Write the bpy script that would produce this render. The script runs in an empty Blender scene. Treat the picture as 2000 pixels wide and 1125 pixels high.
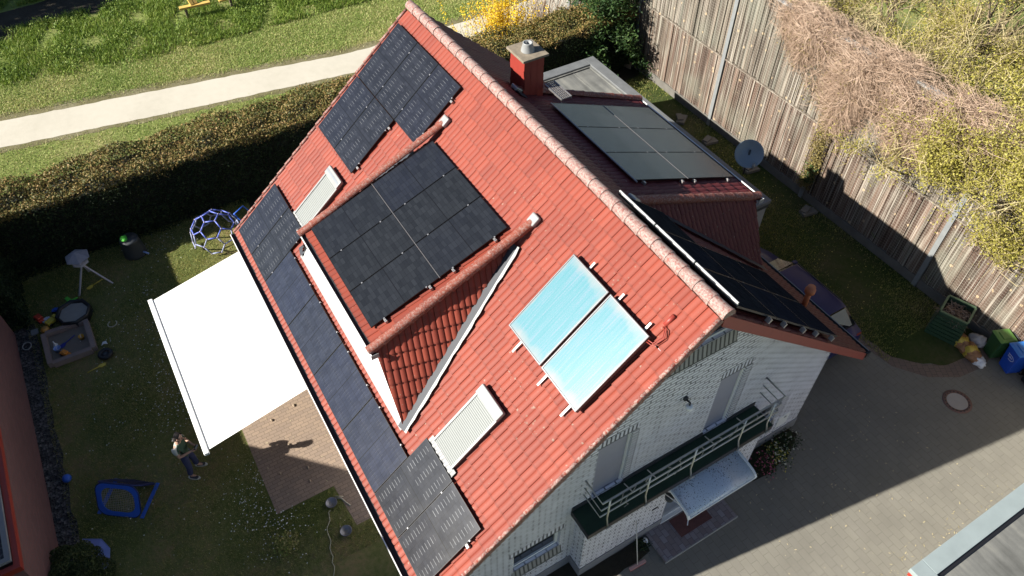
import bpy, bmesh, math, random
import numpy as np
from mathutils import Vector, Matrix, Euler
R = math.radians
random.seed(7); rng = np.random.default_rng(11)
sc = bpy.context.scene
COL = sc.collection
# ------------------------------------------------------------------ camera, sky, sun, exposure
cam = bpy.data.objects.new('camera', bpy.data.cameras.new('camera')); COL.objects.link(cam)
cam.location = (-5.1714, 7.3534, 18.132)
cam.rotation_euler = Euler((R(41.862), R(-0.2015), R(-120.942)), 'XYZ')
cam.data.sensor_fit = 'HORIZONTAL'; cam.data.sensor_width = 36; cam.data.lens = 36*1472.0/2000
cam.data.clip_start = 0.1; cam.data.clip_end = 500
sc.camera = cam
SUN = Vector((0.41, 1.60, 1.0)).normalized()
w = bpy.data.worlds.new('World'); sc.world = w; w.use_nodes = True
nt = w.node_tree; bg = nt.nodes['Background']
sky = nt.nodes.new('ShaderNodeTexSky'); sky.sky_type = 'NISHITA'; sky.sun_disc = False
sky.sun_elevation = math.asin(SUN.z); sky.sun_rotation = math.atan2(SUN.x, SUN.y)
sky.air_density = 0.75; sky.dust_density = 0.3; sky.ozone_density = 1.0
nt.links.new(sky.outputs[0], bg.inputs[0]); bg.inputs[1].default_value = 0.05
sl = bpy.data.lights.new('sun', 'SUN'); sl.energy = 5.0; sl.angle = R(0.55); sl.color = (1.0, 0.955, 0.87)
so = bpy.data.objects.new('sun', sl); COL.objects.link(so); so.location = (10, 40, 30)
so.rotation_euler = SUN.to_track_quat('Z', 'Y').to_euler()
sc.view_settings.view_transform = 'Standard'; sc.view_settings.look = 'None'
sc.view_settings.exposure = 1.2; sc.view_settings.gamma = 1
# ------------------------------------------------------------------ object helpers
def props(o, label=None, cat=None, group=None, kind=None):
    if label: o['label'] = label
    if cat: o['category'] = cat
    if group: o['group'] = group
    if kind: o['kind'] = kind
    return o
def thing(name, label, cat, loc=(0, 0, 0), group=None):
    o = bpy.data.objects.new(name, None); COL.objects.link(o); o.empty_display_size = 0.2
    o.location = loc
    return props(o, label, cat, group)
def wloc(o):
    v = Vector((0, 0, 0))
    while o is not None: v = v+o.location; o = o.parent
    return v
def link(name, me, mats, parent=None, label=None):
    for m in (mats if isinstance(mats, (list, tuple)) else [mats]): me.materials.append(m)
    o = bpy.data.objects.new(name, me); COL.objects.link(o)
    if parent is not None: o.parent = parent
    if label: o['label'] = label
    return o
class MB:
    """collects world-space geometry; build() links it as ONE mesh object"""
    def __init__(s): s.v = []; s.f = []; s.m = []; s.uv = {}; s.sm = []
    def face(s, pts, m=0, uv=None, smooth=False):
        i = len(s.v); s.v += [Vector(p) for p in pts]; s.f.append(list(range(i, i+len(pts)))); s.m.append(m); s.sm.append(smooth)
        if uv: s.uv[len(s.f)-1] = uv
    def idx(s, vs, fs, m=0, smooth=False):
        i = len(s.v); s.v += [Vector(p) for p in vs]
        for f in fs: s.f.append([k+i for k in f]); s.m.append(m); s.sm.append(smooth)
    def box(s, a, b, m=0, M=None, taper=None):
        (x0, y0, z0), (x1, y1, z1) = a, b
        vs = [Vector(p) for p in ((x0,y0,z0),(x1,y0,z0),(x1,y1,z0),(x0,y1,z0),(x0,y0,z1),(x1,y0,z1),(x1,y1,z1),(x0,y1,z1))]
        if taper:
            cx, cy = (x0+x1)/2, (y0+y1)/2
            for v in vs[:4]: v.x = cx+(v.x-cx)*taper; v.y = cy+(v.y-cy)*taper
        if M is not None: vs = [M @ v for v in vs]
        s.idx(vs, [(0,3,2,1),(4,5,6,7),(0,1,5,4),(1,2,6,5),(2,3,7,6),(3,0,4,7)], m)
    def bar(s, p0, p1, w, h, m=0, up=Vector((0, 0, 1))):
        p0 = Vector(p0); p1 = Vector(p1); d = (p1-p0).normalized(); sx = d.cross(up)
        if sx.length < 1e-4: sx = d.cross(Vector((1, 0, 0)))
        sx.normalize(); sz = sx.cross(d); vs = []
        for p in (p0, p1):
            for a, b in ((-1,-1),(1,-1),(1,1),(-1,1)): vs.append(p+sx*a*w/2+sz*b*h/2)
        s.idx(vs, [(0,1,2,3),(7,6,5,4),(0,4,5,1),(1,5,6,2),(2,6,7,3),(3,7,4,0)], m)
    def tube(s, pts, r, n=8, m=0, cap=True):
        pts = [Vector(p) for p in pts]; rs = r if isinstance(r, (list, tuple)) else [r]*len(pts)
        vs = []; fs = []; prev = None
        for i, p in enumerate(pts):
            d = (pts[min(i+1, len(pts)-1)]-pts[max(i-1, 0)]).normalized()
            if prev is None:
                a = d.cross(Vector((0, 0, 1)))
                if a.length < 1e-3: a = d.cross(Vector((1, 0, 0)))
            else: a = prev-d*prev.dot(d)
            a.normalize(); b = d.cross(a); prev = a
            for k in range(n):
                t = 2*math.pi*k/n; vs.append(p+(a*math.cos(t)+b*math.sin(t))*rs[i])
        for i in range(len(pts)-1):
            for k in range(n): fs.append((i*n+k, i*n+(k+1) % n, (i+1)*n+(k+1) % n, (i+1)*n+k))
        if cap: fs.append(tuple(range(n-1, -1, -1))); fs.append(tuple(range((len(pts)-1)*n, len(pts)*n)))
        s.idx(vs, fs, m, True)
    def lathe(s, prof, c, n=20, m=0, axis=None):
        c = Vector(c); Q = Vector(axis).to_track_quat('Z', 'Y') if axis is not None else None
        vs = []; fs = []
        for r, z in prof:
            for k in range(n):
                t = 2*math.pi*k/n; v = Vector((r*math.cos(t), r*math.sin(t), z))
                if Q: v = Q @ v
                vs.append(c+v)
        for i in range(len(prof)-1):
            for k in range(n): fs.append((i*n+k, i*n+(k+1) % n, (i+1)*n+(k+1) % n, (i+1)*n+k))
        s.idx(vs, fs, m, True)
    def prism(s, poly, z0, z1, m=0):
        n = len(poly); vs = [Vector((x, y, z0)) for x, y in poly]+[Vector((x, y, z1)) for x, y in poly]
        s.idx(vs, [tuple(range(n-1, -1, -1)), tuple(range(n, 2*n))]+[(i, (i+1) % n, n+(i+1) % n, n+i) for i in range(n)], m)
    def extrude(s, poly, d, m=0):
        """planar polygon (3D points) pushed along d"""
        d = Vector(d); n = len(poly); vs = [Vector(p) for p in poly]+[Vector(p)+d for p in poly]
        s.idx(vs, [tuple(range(n-1, -1, -1)), tuple(range(n, 2*n))]+[(i, (i+1) % n, n+(i+1) % n, n+i) for i in range(n)], m)
    def build(s, name, mats, parent=None, label=None, bevel=0, recalc=True, org=None):
        me = bpy.data.meshes.new(name); o0 = wloc(parent) if org is None else Vector(org)
        me.from_pydata([tuple(v-o0) for v in s.v], [], s.f)
        me.polygons.foreach_set('material_index', s.m); me.polygons.foreach_set('use_smooth', s.sm)
        if s.uv:
            L = me.uv_layers.new(name='UVMap')
            for fi, uv in s.uv.items():
                for li, c in zip(me.polygons[fi].loop_indices, uv): L.data[li].uv = c
        o = link(name, me, mats, parent, label)
        if recalc:
            bm = bmesh.new(); bm.from_mesh(me); bmesh.ops.recalc_face_normals(bm, faces=bm.faces[:]); bm.to_mesh(me); bm.free()
        if bevel:
            b = o.modifiers.new('bevel', 'BEVEL'); b.width = bevel; b.segments = 2; b.limit_method = 'ANGLE'; b.angle_limit = R(40)
        return o
def solo(mb, name, mats, label, cat, group=None, kind=None, loc=None, bevel=0, recalc=True):
    """a top-level thing that is one mesh, origin at its base"""
    if loc is None:
        xs = [v.x for v in mb.v]; ys = [v.y for v in mb.v]; zs = [v.z for v in mb.v]
        loc = ((min(xs)+max(xs))/2, (min(ys)+max(ys))/2, min(zs))
    o = mb.build(name, mats, None, None, bevel, recalc, org=loc); o.location = loc
    return props(o, label, cat, group, kind)
def np_mesh(name, V, F, mats, parent=None, org=(0, 0, 0)):
    V = np.asarray(V, dtype=np.float32)-np.asarray(org, dtype=np.float32); F = np.asarray(F, dtype=np.int32)
    me = bpy.data.meshes.new(name); n, k = F.shape
    me.vertices.add(len(V)); me.vertices.foreach_set('co', V.ravel())
    me.loops.add(n*k); me.loops.foreach_set('vertex_index', F.ravel())
    me.polygons.add(n); me.polygons.foreach_set('loop_start', np.arange(0, n*k, k, dtype=np.int32))
    me.update(calc_edges=True); me.validate()
    return link(name, me, mats, parent)
def copy_tree(o, parent=None):
    c = o.copy(); COL.objects.link(c); c.parent = parent
    for ch in list(o.children): copy_tree(ch, c)
    return c
# ------------------------------------------------------------------ material helpers
class NT:
    def __init__(s, name):
        s.m = bpy.data.materials.new(name); s.m.use_nodes = True; s.t = s.m.node_tree
        s.p = s.t.nodes['Principled BSDF']
    def n(s, ty, **kw):
        x = s.t.nodes.new(ty)
        for k, v in kw.items(): setattr(x, k, v)
        return x
    def l(s, a, b): s.t.links.new(a, b)
    def val(s, sock, v):
        if hasattr(v, 'is_output'): s.l(v, sock)
        else: sock.default_value = v
    def math(s, op, a, b=0.0, c=None):
        x = s.n('ShaderNodeMath', operation=op); s.val(x.inputs[0], a); s.val(x.inputs[1], b)
        if c is not None: s.val(x.inputs[2], c)
        return x.outputs[0]
    def co(s, kind='Object', scale=None, rot=None):
        o = s.n('ShaderNodeTexCoord').outputs[kind]
        if scale is not None or rot is not None:
            mp = s.n('ShaderNodeMapping'); s.l(o, mp.inputs[0])
            if scale is not None: mp.inputs['Scale'].default_value = scale
            if rot is not None: mp.inputs['Rotation'].default_value = rot
            o = mp.outputs[0]
        return o
    def noise(s, vec, sc_, det=4, rough=.55, out=0):
        x = s.n('ShaderNodeTexNoise'); s.l(vec, x.inputs['Vector']); x.inputs['Scale'].default_value = sc_
        x.inputs['Detail'].default_value = det; x.inputs['Roughness'].default_value = rough
        return x.outputs[out]
    def ramp(s, f, stops, interp='LINEAR'):
        x = s.n('ShaderNodeValToRGB'); s.l(f, x.inputs[0]); e = x.color_ramp.elements; x.color_ramp.interpolation = interp
        while len(e) > 1: e.remove(e[0])
        for i, (p, c) in enumerate(stops):
            q = e[0] if i == 0 else e.new(p)
            q.position = p; q.color = (*c, 1) if len(c) == 3 else c
        return x.outputs[0]
    def mix(s, f, a, b, mode='MIX'):
        x = s.n('ShaderNodeMix', data_type='RGBA', blend_type=mode)
        s.val(x.inputs[0], f)
        for i, v in ((6, a), (7, b)):
            if isinstance(v, tuple): v = (*v, 1) if len(v) == 3 else v
            s.val(x.inputs[i], v)
        return x.outputs[2]
    def bump(s, h, strength=.3, dist=.02):
        x = s.n('ShaderNodeBump'); s.l(h, x.inputs['Height']); x.inputs['Strength'].default_value = strength; x.inputs['Distance'].default_value = dist
        s.l(x.outputs[0], s.p.inputs['Normal']); return x
    def out(s, col=None, rough=None, metal=None, spec=None):
        if col is not None: s.val(s.p.inputs['Base Color'], (*col, 1) if isinstance(col, tuple) and len(col) == 3 else col)
        if rough is not None: s.val(s.p.inputs['Roughness'], rough)
        if metal is not None: s.val(s.p.inputs['Metallic'], metal)
        if spec is not None: s.val(s.p.inputs['Specular IOR Level'], spec)
        return s.m
def plain(name, col, rough=.6, metal=0., spec=.5, var=.12, scale=6.):
    t = NT(name); c = t.co(); f = t.noise(c, scale, 5)
    d = tuple(x*(1-var) for x in col); b = tuple(min(1, x*(1+var)) for x in col)
    return t.out(t.mix(f, d, b), rough, metal, spec)
def island(t): return t.n('ShaderNodeNewGeometry').outputs['Random Per Island']
def foliage(name, stops, scale=.6, trans=.25, mixn=.5):
    t = NT(name); r = island(t); f = t.noise(t.co(), scale, 3)
    k = t.math('ADD', t.math('MULTIPLY', r, 1-mixn), t.math('MULTIPLY', f, mixn))
    c = t.ramp(k, stops)
    t.out(c, .6, 0, .25)
    if trans:
        tr = t.n('ShaderNodeBsdfTranslucent'); t.l(c, tr.inputs[0]); mx = t.n('ShaderNodeMixShader'); mx.inputs[0].default_value = trans
        t.l(t.p.outputs[0], mx.inputs[1]); t.l(tr.outputs[0], mx.inputs[2]); t.l(mx.outputs[0], t.t.nodes['Material Output'].inputs[0])
    return t.m
# ---- roof tile (UV = tile units)
def tile_mat(name, base, lichen=.0):
    t = NT(name); uv = t.co('UV'); fl = t.n('ShaderNodeVectorMath', operation='FLOOR'); t.l(uv, fl.inputs[0])
    wn = t.n('ShaderNodeTexWhiteNoise', noise_dimensions='2D'); t.l(fl.outputs[0], wn.inputs['Vector'])
    d = tuple(x*.84 for x in base); b = (min(1, base[0]*1.12), base[1]*1.18, base[2]*1.1)
    c = t.mix(wn.outputs[0], d, b)
    ob = t.co(); n1 = t.noise(ob, 1.3, 6); c = t.mix(t.math('MULTIPLY', n1, .40), c, (base[0]*.70, base[1]*.8, base[2]*.85))
    g = t.noise(ob, 38, 3); c = t.mix(t.math('MULTIPLY', g, .22), c, (base[0]*.45, base[1]*.5, base[2]*.5))
    # dirt gathers at the lower lip of each tile
    sp = t.n('ShaderNodeSeparateXYZ'); t.l(uv, sp.inputs[0]); fv = t.math('FRACT', sp.outputs[1])
    lip = t.math('MULTIPLY', t.math('GREATER_THAN', fv, .86), t.math('MULTIPLY', t.noise(ob, 9, 3), .5)); c = t.mix(lip, c, (base[0]*.38, base[1]*.42, base[2]*.42))
    vo = t.n('ShaderNodeTexVoronoi'); t.l(ob, vo.inputs['Vector']); vo.inputs['Scale'].default_value = 4.2
    big = t.noise(ob, .55, 2); thr = t.math('MULTIPLY', t.math('SUBTRACT', big, .40), .42)
    jag = t.math('ADD', vo.outputs['Distance'], t.math('MULTIPLY', t.math('SUBTRACT', t.noise(ob, 30, 3), .5), .22))
    sp_ = t.math('LESS_THAN', jag, thr); c = t.mix(t.math('MULTIPLY', sp_, .62), c, (.27, .22, .17))
    v2 = t.n('ShaderNodeTexVoronoi'); t.l(ob, v2.inputs['Vector']); v2.inputs['Scale'].default_value = 9.; s2_ = t.math('LESS_THAN', t.math('ADD', v2.outputs['Distance'], t.math('MULTIPLY', t.noise(ob, 60, 2), .12)), t.math('MULTIPLY', t.math('SUBTRACT', t.noise(ob, .9, 2), .36), .75)); c = t.mix(t.math('MULTIPLY', s2_, .40), c, (.24, .19, .14))
    if lichen:
        ln = t.noise(ob, 24, 6, .72); lm = t.ramp(ln, [(.5-lichen*.16, (0, 0, 0)), (.5+.10, (1, 1, 1))])
        c = t.mix(t.math('MULTIPLY', lm, min(.95, .35+lichen)), c, (.33, .275, .245))
    t.bump(g, .25, .01)
    return t.out(c, .62, 0, .35)
M = {}
RED = (.250, .044, .025)
M['tile'] = tile_mat('red_tile', RED); M['tile_dark'] = tile_mat('shade_darkened_tile', (.135, .019, .020)); M['ridge'] = tile_mat('ridge_tile', (.22, .045, .032), .9); M['hip'] = tile_mat('hip_tile', (.23, .055, .034), .12)  # tile_dark lowers the roof red, painting the slope's shade into its colour
M['verge'] = tile_mat('verge_tile', (.215, .042, .028), .45)
M['redpaint'] = plain('red_painted_board', (.26, .038, .026), .5, var=.18)
M['slate'] = plain('red_fibre_slate', (.25, .030, .020), .55, var=.14)
M['white'] = plain('white_paint', (.80, .80, .78), .45, var=.04)
M['whiteg'] = plain('weathered_white_metal', (.25, .255, .25), .45, var=.1)
M['darkmetal'] = plain('dark_grey_metal', (.045, .047, .05), .5, .2)
M['zinc'] = plain('zinc_sheet', (.30, .32, .34), .38, .7)
M['lead'] = plain('light_lead_flashing', (.25, .25, .245), .5, .1, var=.22, scale=9)
M['bluelead'] = plain('dark_lead_valley', (.020, .024, .034), .6, .0, var=.3)
M['alu'] = plain('aluminium', (.38, .36, .35), .38, .7)
M['steel'] = plain('galvanised_steel', (.48, .49, .48), .38, .8)
M['blackframe'] = plain('black_anodised_frame', (.018, .019, .021), .35, .5)
M['wood'] = plain('weathered_wood', (.30, .23, .16), .75, var=.3)
M['brownwood'] = plain('brown_soffit_wood', (.20, .09, .045), .6, var=.25)
M['green_felt'] = plain('dark_green_felt', (.010, .032, .016), .85, var=.5, scale=3)
M['black'] = plain('black_plastic', (.012, .012, .014), .45)
M['concrete'] = plain('grey_concrete', (.30, .295, .28), .85, var=.25, scale=3)
M['plinth'] = plain('grey_plinth_render', (.22, .22, .23), .85, var=.2, scale=4)
def glass(name, col=(.015, .018, .022), rough=.06):
    t = NT(name); return t.out(col, rough, 0, .6)
M['glass'] = glass('dark_window_glass')
# ---- brick in metres UV
def brick_mat(name, c1, c2, mortar, bw=.25, rh=.083, ms=.010, bump=.6, dirt=.35, rough=.8, irregular=0.):
    t = NT(name); uv = t.co('UV'); b = t.n('ShaderNodeTexBrick'); 
    wob = t.n('ShaderNodeVectorMath', operation='ADD'); nz = t.n('ShaderNodeVectorMath', operation='SCALE')
    t.l(t.noise(uv, 9, 2, out=1), nz.inputs[0]); nz.inputs['Scale'].default_value = .014; t.l(uv, wob.inputs[0]); t.l(nz.outputs[0], wob.inputs[1])
    t.l(wob.outputs[0], b.inputs['Vector'])
    b.inputs['Scale'].default_value = 1; b.inputs['Brick Width'].default_value = bw; b.inputs['Row Height'].default_value = rh
    b.inputs['Mortar Size'].default_value = ms; b.inputs['Mortar Smooth'].default_value = .12; b.inputs['Bias'].default_value = 0
    b.inputs['Color1'].default_value = (*c1, 1); b.inputs['Color2'].default_value = (*c2, 1); b.inputs['Mortar'].default_value = (*mortar, 1)
    ob = t.co(); n1 = t.noise(ob, 1.1, 6, .6); fade = t.ramp(t.noise(uv, 3.1, 4, .7), [(.36, (0, 0, 0)), (.62, (1, 1, 1))]); bc = t.mix(t.math('MULTIPLY', t.math('MULTIPLY', fade, b.outputs['Fac']), irregular), b.outputs['Color'], c2); c = t.mix(t.math('MULTIPLY', n1, dirt), bc, tuple(x*.55 for x in c1))
    n2 = t.noise(ob, 45, 3); c = t.mix(t.math('MULTIPLY', n2, .25), c, tuple(x*.6 for x in c1))
    h = t.math('ADD', t.math('MULTIPLY', b.outputs['Fac'], -1.), t.math('MULTIPLY', n2, .25)); t.bump(h, bump, .015)
    return t.out(c, rough, 0, .3)
M['brick'] = brick_mat('white_painted_brick', (.83, .83, .89), (.74, .74, .80), (.020, .020, .026), bw=.29, rh=.098, ms=.019, bump=.35, dirt=.05, irregular=.55)
M['sillbrick'] = brick_mat('grey_sill_brick', (.40, .39, .37), (.30, .30, .29), (.03, .03, .03), bw=.11, rh=.50, ms=.022, bump=.8)
M['headbrick'] = brick_mat('white_header_brick', (.80, .80, .87), (.66, .66, .72), (.022, .022, .028), bw=.105, rh=.30, ms=.024, bump=.8, dirt=.25)
M['redbrick'] = brick_mat('neighbour_red_brick', (.26, .115, .105), (.19, .085, .08), (.16, .12, .11), bw=.25, rh=.083, ms=.014, bump=.4)
M['paver'] = brick_mat('driveway_paver', (.255, .24, .20), (.230, .216, .184), (.125, .116, .097), bw=.36, rh=.20, ms=.007, bump=.3, dirt=.95, irregular=.5)
M['patio'] = brick_mat('patio_paver', (.35, .26, .19), (.27, .205, .16), (.14, .11, .08), bw=.21, rh=.105, ms=.006, bump=.4, dirt=.4)
M['redpaver'] = brick_mat('reddish_border_paver', (.21, .155, .125), (.17, .13, .11), (.09, .08, .06), bw=.22, rh=.16, ms=.007, bump=.35, dirt=.5)
M['steppaver'] = brick_mat('entrance_step_paver', (.30, .28, .30), (.20, .15, .15), (.10, .09, .09), bw=.21, rh=.14, ms=.007, bump=.4, dirt=.5)
# ---- solar glass: u across (0..1), v along (0..1)
def pv_mat(name, dash, tint):
    t = NT(name); uv = t.co('UV'); sp = t.n('ShaderNodeSeparateXYZ'); t.l(uv, sp.inputs[0]); u, v = sp.outputs[0], sp.outputs[1]
    oi = t.n('ShaderNodeObjectInfo').outputs['Random']
    fu = t.math('FRACT', t.math('MULTIPLY', u, 6.)); fv = t.math('FRACT', t.math('MULTIPLY', v, 20.))
    lu = t.math('LESS_THAN', t.math('ABSOLUTE', t.math('SUBTRACT', fu, .5)), .485)
    lv = t.math('LESS_THAN', t.math('ABSOLUTE', t.math('SUBTRACT', fv, .5)), .47)
    mid = t.math('GREATER_THAN', t.math('ABSOLUTE', t.math('SUBTRACT', v, .5)), .006)
    cell = t.math('MULTIPLY', t.math('MULTIPLY', lu, lv), mid)
    fl = t.n('ShaderNodeVectorMath', operation='FLOOR'); cv = t.n('ShaderNodeCombineXYZ')
    t.l(t.math('MULTIPLY', u, 6.), cv.inputs[0]); t.l(t.math('MULTIPLY', v, 20.), cv.inputs[1]); t.l(t.math('MULTIPLY', oi, 97.), cv.inputs[2]); t.l(cv.outputs[0], fl.inputs[0])
    wn = t.n('ShaderNodeTexWhiteNoise', noise_dimensions='3D'); t.l(fl.outputs[0], wn.inputs['Vector'])
    a = tuple(x*.8 for x in tint); b = tuple(x*1.45 for x in tint)
    c = t.mix(wn.outputs[0], a, b)
    cl = t.noise(t.co(), 1.1, 3); c = t.mix(t.math('MULTIPLY', t.math('MULTIPLY', cl, oi), .55), c, (tint[0]*1.0, tint[1]*1.15, tint[2]*2.2))
    fine = t.math('GREATER_THAN', t.math('FRACT', t.math('MULTIPLY', u, 60.)), .80); c = t.mix(t.math('MULTIPLY', fine, .28), c, (.030, .031, .035))
    c = t.mix(t.math('SUBTRACT', 1., cell), c, (.008, .008, .009))
    if dash:  # ribbon reflections painted as pale dashes into the cell colour
        du = t.math('LESS_THAN', t.math('ABSOLUTE', t.math('SUBTRACT', t.math('FRACT', t.math('MULTIPLY', u, 3.)), .5)), .20)
        dv = t.math('LESS_THAN', t.math('FRACT', t.math('MULTIPLY', t.math('ADD', v, .012), 20.)), .13)
        edge = t.math('MULTIPLY', t.math('LESS_THAN', t.math('ABSOLUTE', t.math('SUBTRACT', t.math('ABSOLUTE', t.math('SUBTRACT', v, .5)), .26)), .20), t.math('MULTIPLY', du, dv))
        br = t.math('ADD', t.math('MULTIPLY', t.noise(t.co(), 2.2, 2), .8), .05)
        c = t.mix(t.math('MULTIPLY', edge, t.math('MULTIPLY', br, dash)), c, (.30, .31, .32))
    sm = t.noise(t.co(), 3, 4); rg = t.math('ADD', t.math('MULTIPLY', sm, .10), .17)
    return t.out(c, rg, 0, .42)
M['pvdash'] = pv_mat('solar_cells_with_bright_ribbon_glints', .95, (.014, .015, .018))
M['pvfaint'] = pv_mat('solar_cells_with_faint_ribbon_glints', .55, (.014, .015, .019))
M['pvdull'] = pv_mat('solar_cells_dark', .0, (.013, .0145, .0165))
M['pvshade'] = pv_mat('solar_cells_shaded', .0, (.020, .020, .021)); M['pvshade'].node_tree.nodes['Principled BSDF'].inputs['Specular IOR Level'].default_value = .0  # copy for the shaded slope, reflections switched off to keep it dark
M['pvblue'] = pv_mat('solar_cells_bluish', .14, (.016, .0185, .027))
def collector_mat():
    t = NT('collector_glass'); uv = t.co('UV'); sp = t.n('ShaderNodeSeparateXYZ'); t.l(uv, sp.inputs[0]); u, v = sp.outputs[0], sp.outputs[1]
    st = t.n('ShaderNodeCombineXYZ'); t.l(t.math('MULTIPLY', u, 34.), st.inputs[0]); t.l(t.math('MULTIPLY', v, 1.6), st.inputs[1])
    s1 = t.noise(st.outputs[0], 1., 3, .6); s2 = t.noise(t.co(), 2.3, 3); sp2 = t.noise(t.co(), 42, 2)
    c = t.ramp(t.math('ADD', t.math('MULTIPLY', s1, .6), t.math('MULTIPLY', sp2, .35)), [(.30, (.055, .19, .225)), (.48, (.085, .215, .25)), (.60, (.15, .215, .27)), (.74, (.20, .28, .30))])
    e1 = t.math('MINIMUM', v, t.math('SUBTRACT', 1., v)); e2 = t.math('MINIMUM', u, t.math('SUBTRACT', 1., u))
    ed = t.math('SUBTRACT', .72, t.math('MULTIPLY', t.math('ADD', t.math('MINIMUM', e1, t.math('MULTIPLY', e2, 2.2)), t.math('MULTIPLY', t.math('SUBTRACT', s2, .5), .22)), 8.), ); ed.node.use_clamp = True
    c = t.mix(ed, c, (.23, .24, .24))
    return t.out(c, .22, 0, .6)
M['collector'] = collector_mat()
def grass_ground(name, stops, sc1=.45, sc2=7, fine=60, dark=.5, bmp=.7):
    t = NT(name); c = t.co(); a = t.noise(c, sc1, 5, .6); b = t.noise(c, sc2, 5, .65); g = t.noise(c, fine, 3, .7)
    k = t.math('ADD', t.math('MULTIPLY', a, .5), t.math('ADD', t.math('MULTIPLY', b, .3), t.math('MULTIPLY', g, .2)))
    col = t.ramp(k, stops); col = t.mix(t.math('MULTIPLY', g, dark), col, (.012, .018, .006)); t.bump(t.math('ADD', b, g), bmp, .05)
    return t.out(col, .9, 0, .15)
M['lawn'] = grass_ground('lawn_ground', [(.32, (.09, .11, .03)), (.45, (.15, .18, .05)), (.53, (.25, .245, .09)), (.60, (.36, .27, .13)), (.70, (.22, .21, .07))])
M['meadowg'] = grass_ground('meadow_ground', [(.35, (.15, .22, .05)), (.50, (.25, .30, .08)), (.62, (.40, .37, .16)), (.75, (.50, .41, .24))], .25)
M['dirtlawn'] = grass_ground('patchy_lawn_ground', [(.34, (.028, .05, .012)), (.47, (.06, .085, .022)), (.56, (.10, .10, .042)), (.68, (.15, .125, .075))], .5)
M['soil'] = grass_ground('dark_soil', [(.3, (.030, .024, .018)), (.55, (.06, .048, .036)), (.75, (.10, .08, .06))], 1.2)
M['sandpath'] = grass_ground('sandy_path', [(.3, (.45, .415, .335)), (.5, (.52, .48, .395)), (.7, (.57, .53, .44))], .4, 3, 25, .12, .12)
M['verge_soil'] = grass_ground('worn_path_edge', [(.35, (.14, .13, .05)), (.5, (.24, .21, .11)), (.7, (.36, .32, .22))], .8, 6, 40)
def gravel_mat():
    t = NT('grey_gravel'); v = t.n('ShaderNodeTexVoronoi'); t.l(t.co(), v.inputs['Vector']); v.inputs['Scale'].default_value = 16
    c = t.ramp(v.outputs['Color'], [(.1, (.012, .012, .012)), (.5, (.045, .044, .042)), (.9, (.15, .145, .14))]); t.bump(v.outputs['Distance'], .9, .05)
    return t.out(c, .85)
M['gravel'] = gravel_mat()
def fabric(name, col, tr=.0, rough=.8):
    t = NT(name); f = t.noise(t.co(), 3, 5); c = t.mix(f, tuple(x*.95 for x in col), col); t.out(c, rough, 0, .2); return t.m
M['awning'] = fabric('white_awning_cloth', (.74, .735, .70))
print('materials done')
# ================================================================== SETTING: ground, paths, driveway (sheets a few mm apart)
def jitter_poly(pts, amp=.05, step=.35, closed=True):
    out = []; n = len(pts)
    for i in range(n if closed else n-1):
        a = Vector(pts[i]); b = Vector(pts[(i+1) % n]); k = max(1, int((b-a).length/step))
        for j in range(k):
            p = a.lerp(b, j/k)+Vector((random.uniform(-amp, amp), random.uniform(-amp, amp)))
            out.append((p.x, p.y))
    return out
def sheet(name, poly, z, mat, uvrot=0.):
    mb = MB(); c, s = math.cos(uvrot), math.sin(uvrot)
    mb.face([(x, y, z) for x, y in poly], 0, [(x*c+y*s, -x*s+y*c) for x, y in poly])
    me = bpy.data.meshes.new(name); me.from_pydata([tuple(v) for v in mb.v], [], mb.f)
    L = me.uv_layers.new(name='UVMap')
    for li, q in enumerate(mb.uv[0]): L.data[li].uv = q
    bm = bmesh.new(); bm.from_mesh(me); bmesh.ops.triangulate(bm, faces=bm.faces[:]); bmesh.ops.recalc_face_normals(bm, faces=bm.faces[:])
    for f in bm.faces:
        if f.normal.z < 0: f.normal_flip()
    bm.to_mesh(me); bm.free()
    o = link(name, me, mat); o['kind'] = 'structure'; return o
sheet('ground', [(-120, -120), (160, -120), (160, 120), (-120, 120)], 0, M['meadowg'])
sheet('lawn', jitter_poly([(-9, 2.6), (-.4, 2.6), (.3, 5), (19, 5), (19.4, 13.2), (-9, 13.2)], .03), .004, M['lawn'])
sheet('back_soil', jitter_poly([(12, -14), (20.6, -14), (20.6, 5), (12, 5)], .05), .0045, M['soil'])
sheet('driveway', [(-14, -14), (9, -14), (9, -5.0), (.3, -5.0), (.3, 2.5), (-14, 2.5)], .008, M['paver'], R(0))
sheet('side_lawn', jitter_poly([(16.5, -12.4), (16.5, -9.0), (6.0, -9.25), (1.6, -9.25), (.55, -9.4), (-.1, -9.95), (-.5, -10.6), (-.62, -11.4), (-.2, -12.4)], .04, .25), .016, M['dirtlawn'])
sheet('paver_border', [(6.0, -8.9), (1.4, -8.95), (.3, -9.12), (-.5, -9.7), (-.98, -10.5), (-1.1, -11.4), (-.9, -12.4), (-.2, -12.4), (-.62, -11.4), (-.5, -10.6), (-.1, -9.95), (.55, -9.4), (1.6, -9.25), (6, -9.25)], .012, M['redpaver'], R(-30))
sheet('patio', [(13.4, 4.6), (13.4, 8.05), (5.15, 8.05), (5.15, 6.52), (3.85, 6.42), (3.85, 4.6)], .010, M['patio'], R(90))
ym = [12.5, 6, -1.8, -5.5, -8.7, -12, -16, -30]
near = [25.1, 24.05, 22.95, 22.7, 22.7, 22.9, 23.3, 25]; far = [27.0, 25.95, 24.6, 24.4, 24.4, 24.6, 25.1, 27]
ym = [40]+ym; near = [29.4]+near; far = [31.3]+far
sheet('path_edge', jitter_poly([(x-.3, y) for x, y in zip(near, ym)]+[(x+.55, y) for x, y in list(zip(far, ym))[::-1]], .10, .3), .006, M['verge_soil'])
sheet('path', jitter_poly([(x, y) for x, y in zip(near, ym)]+[(x, y) for x, y in list(zip(far, ym))[::-1]], .035, .3), .011, M['sandpath'])
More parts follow.
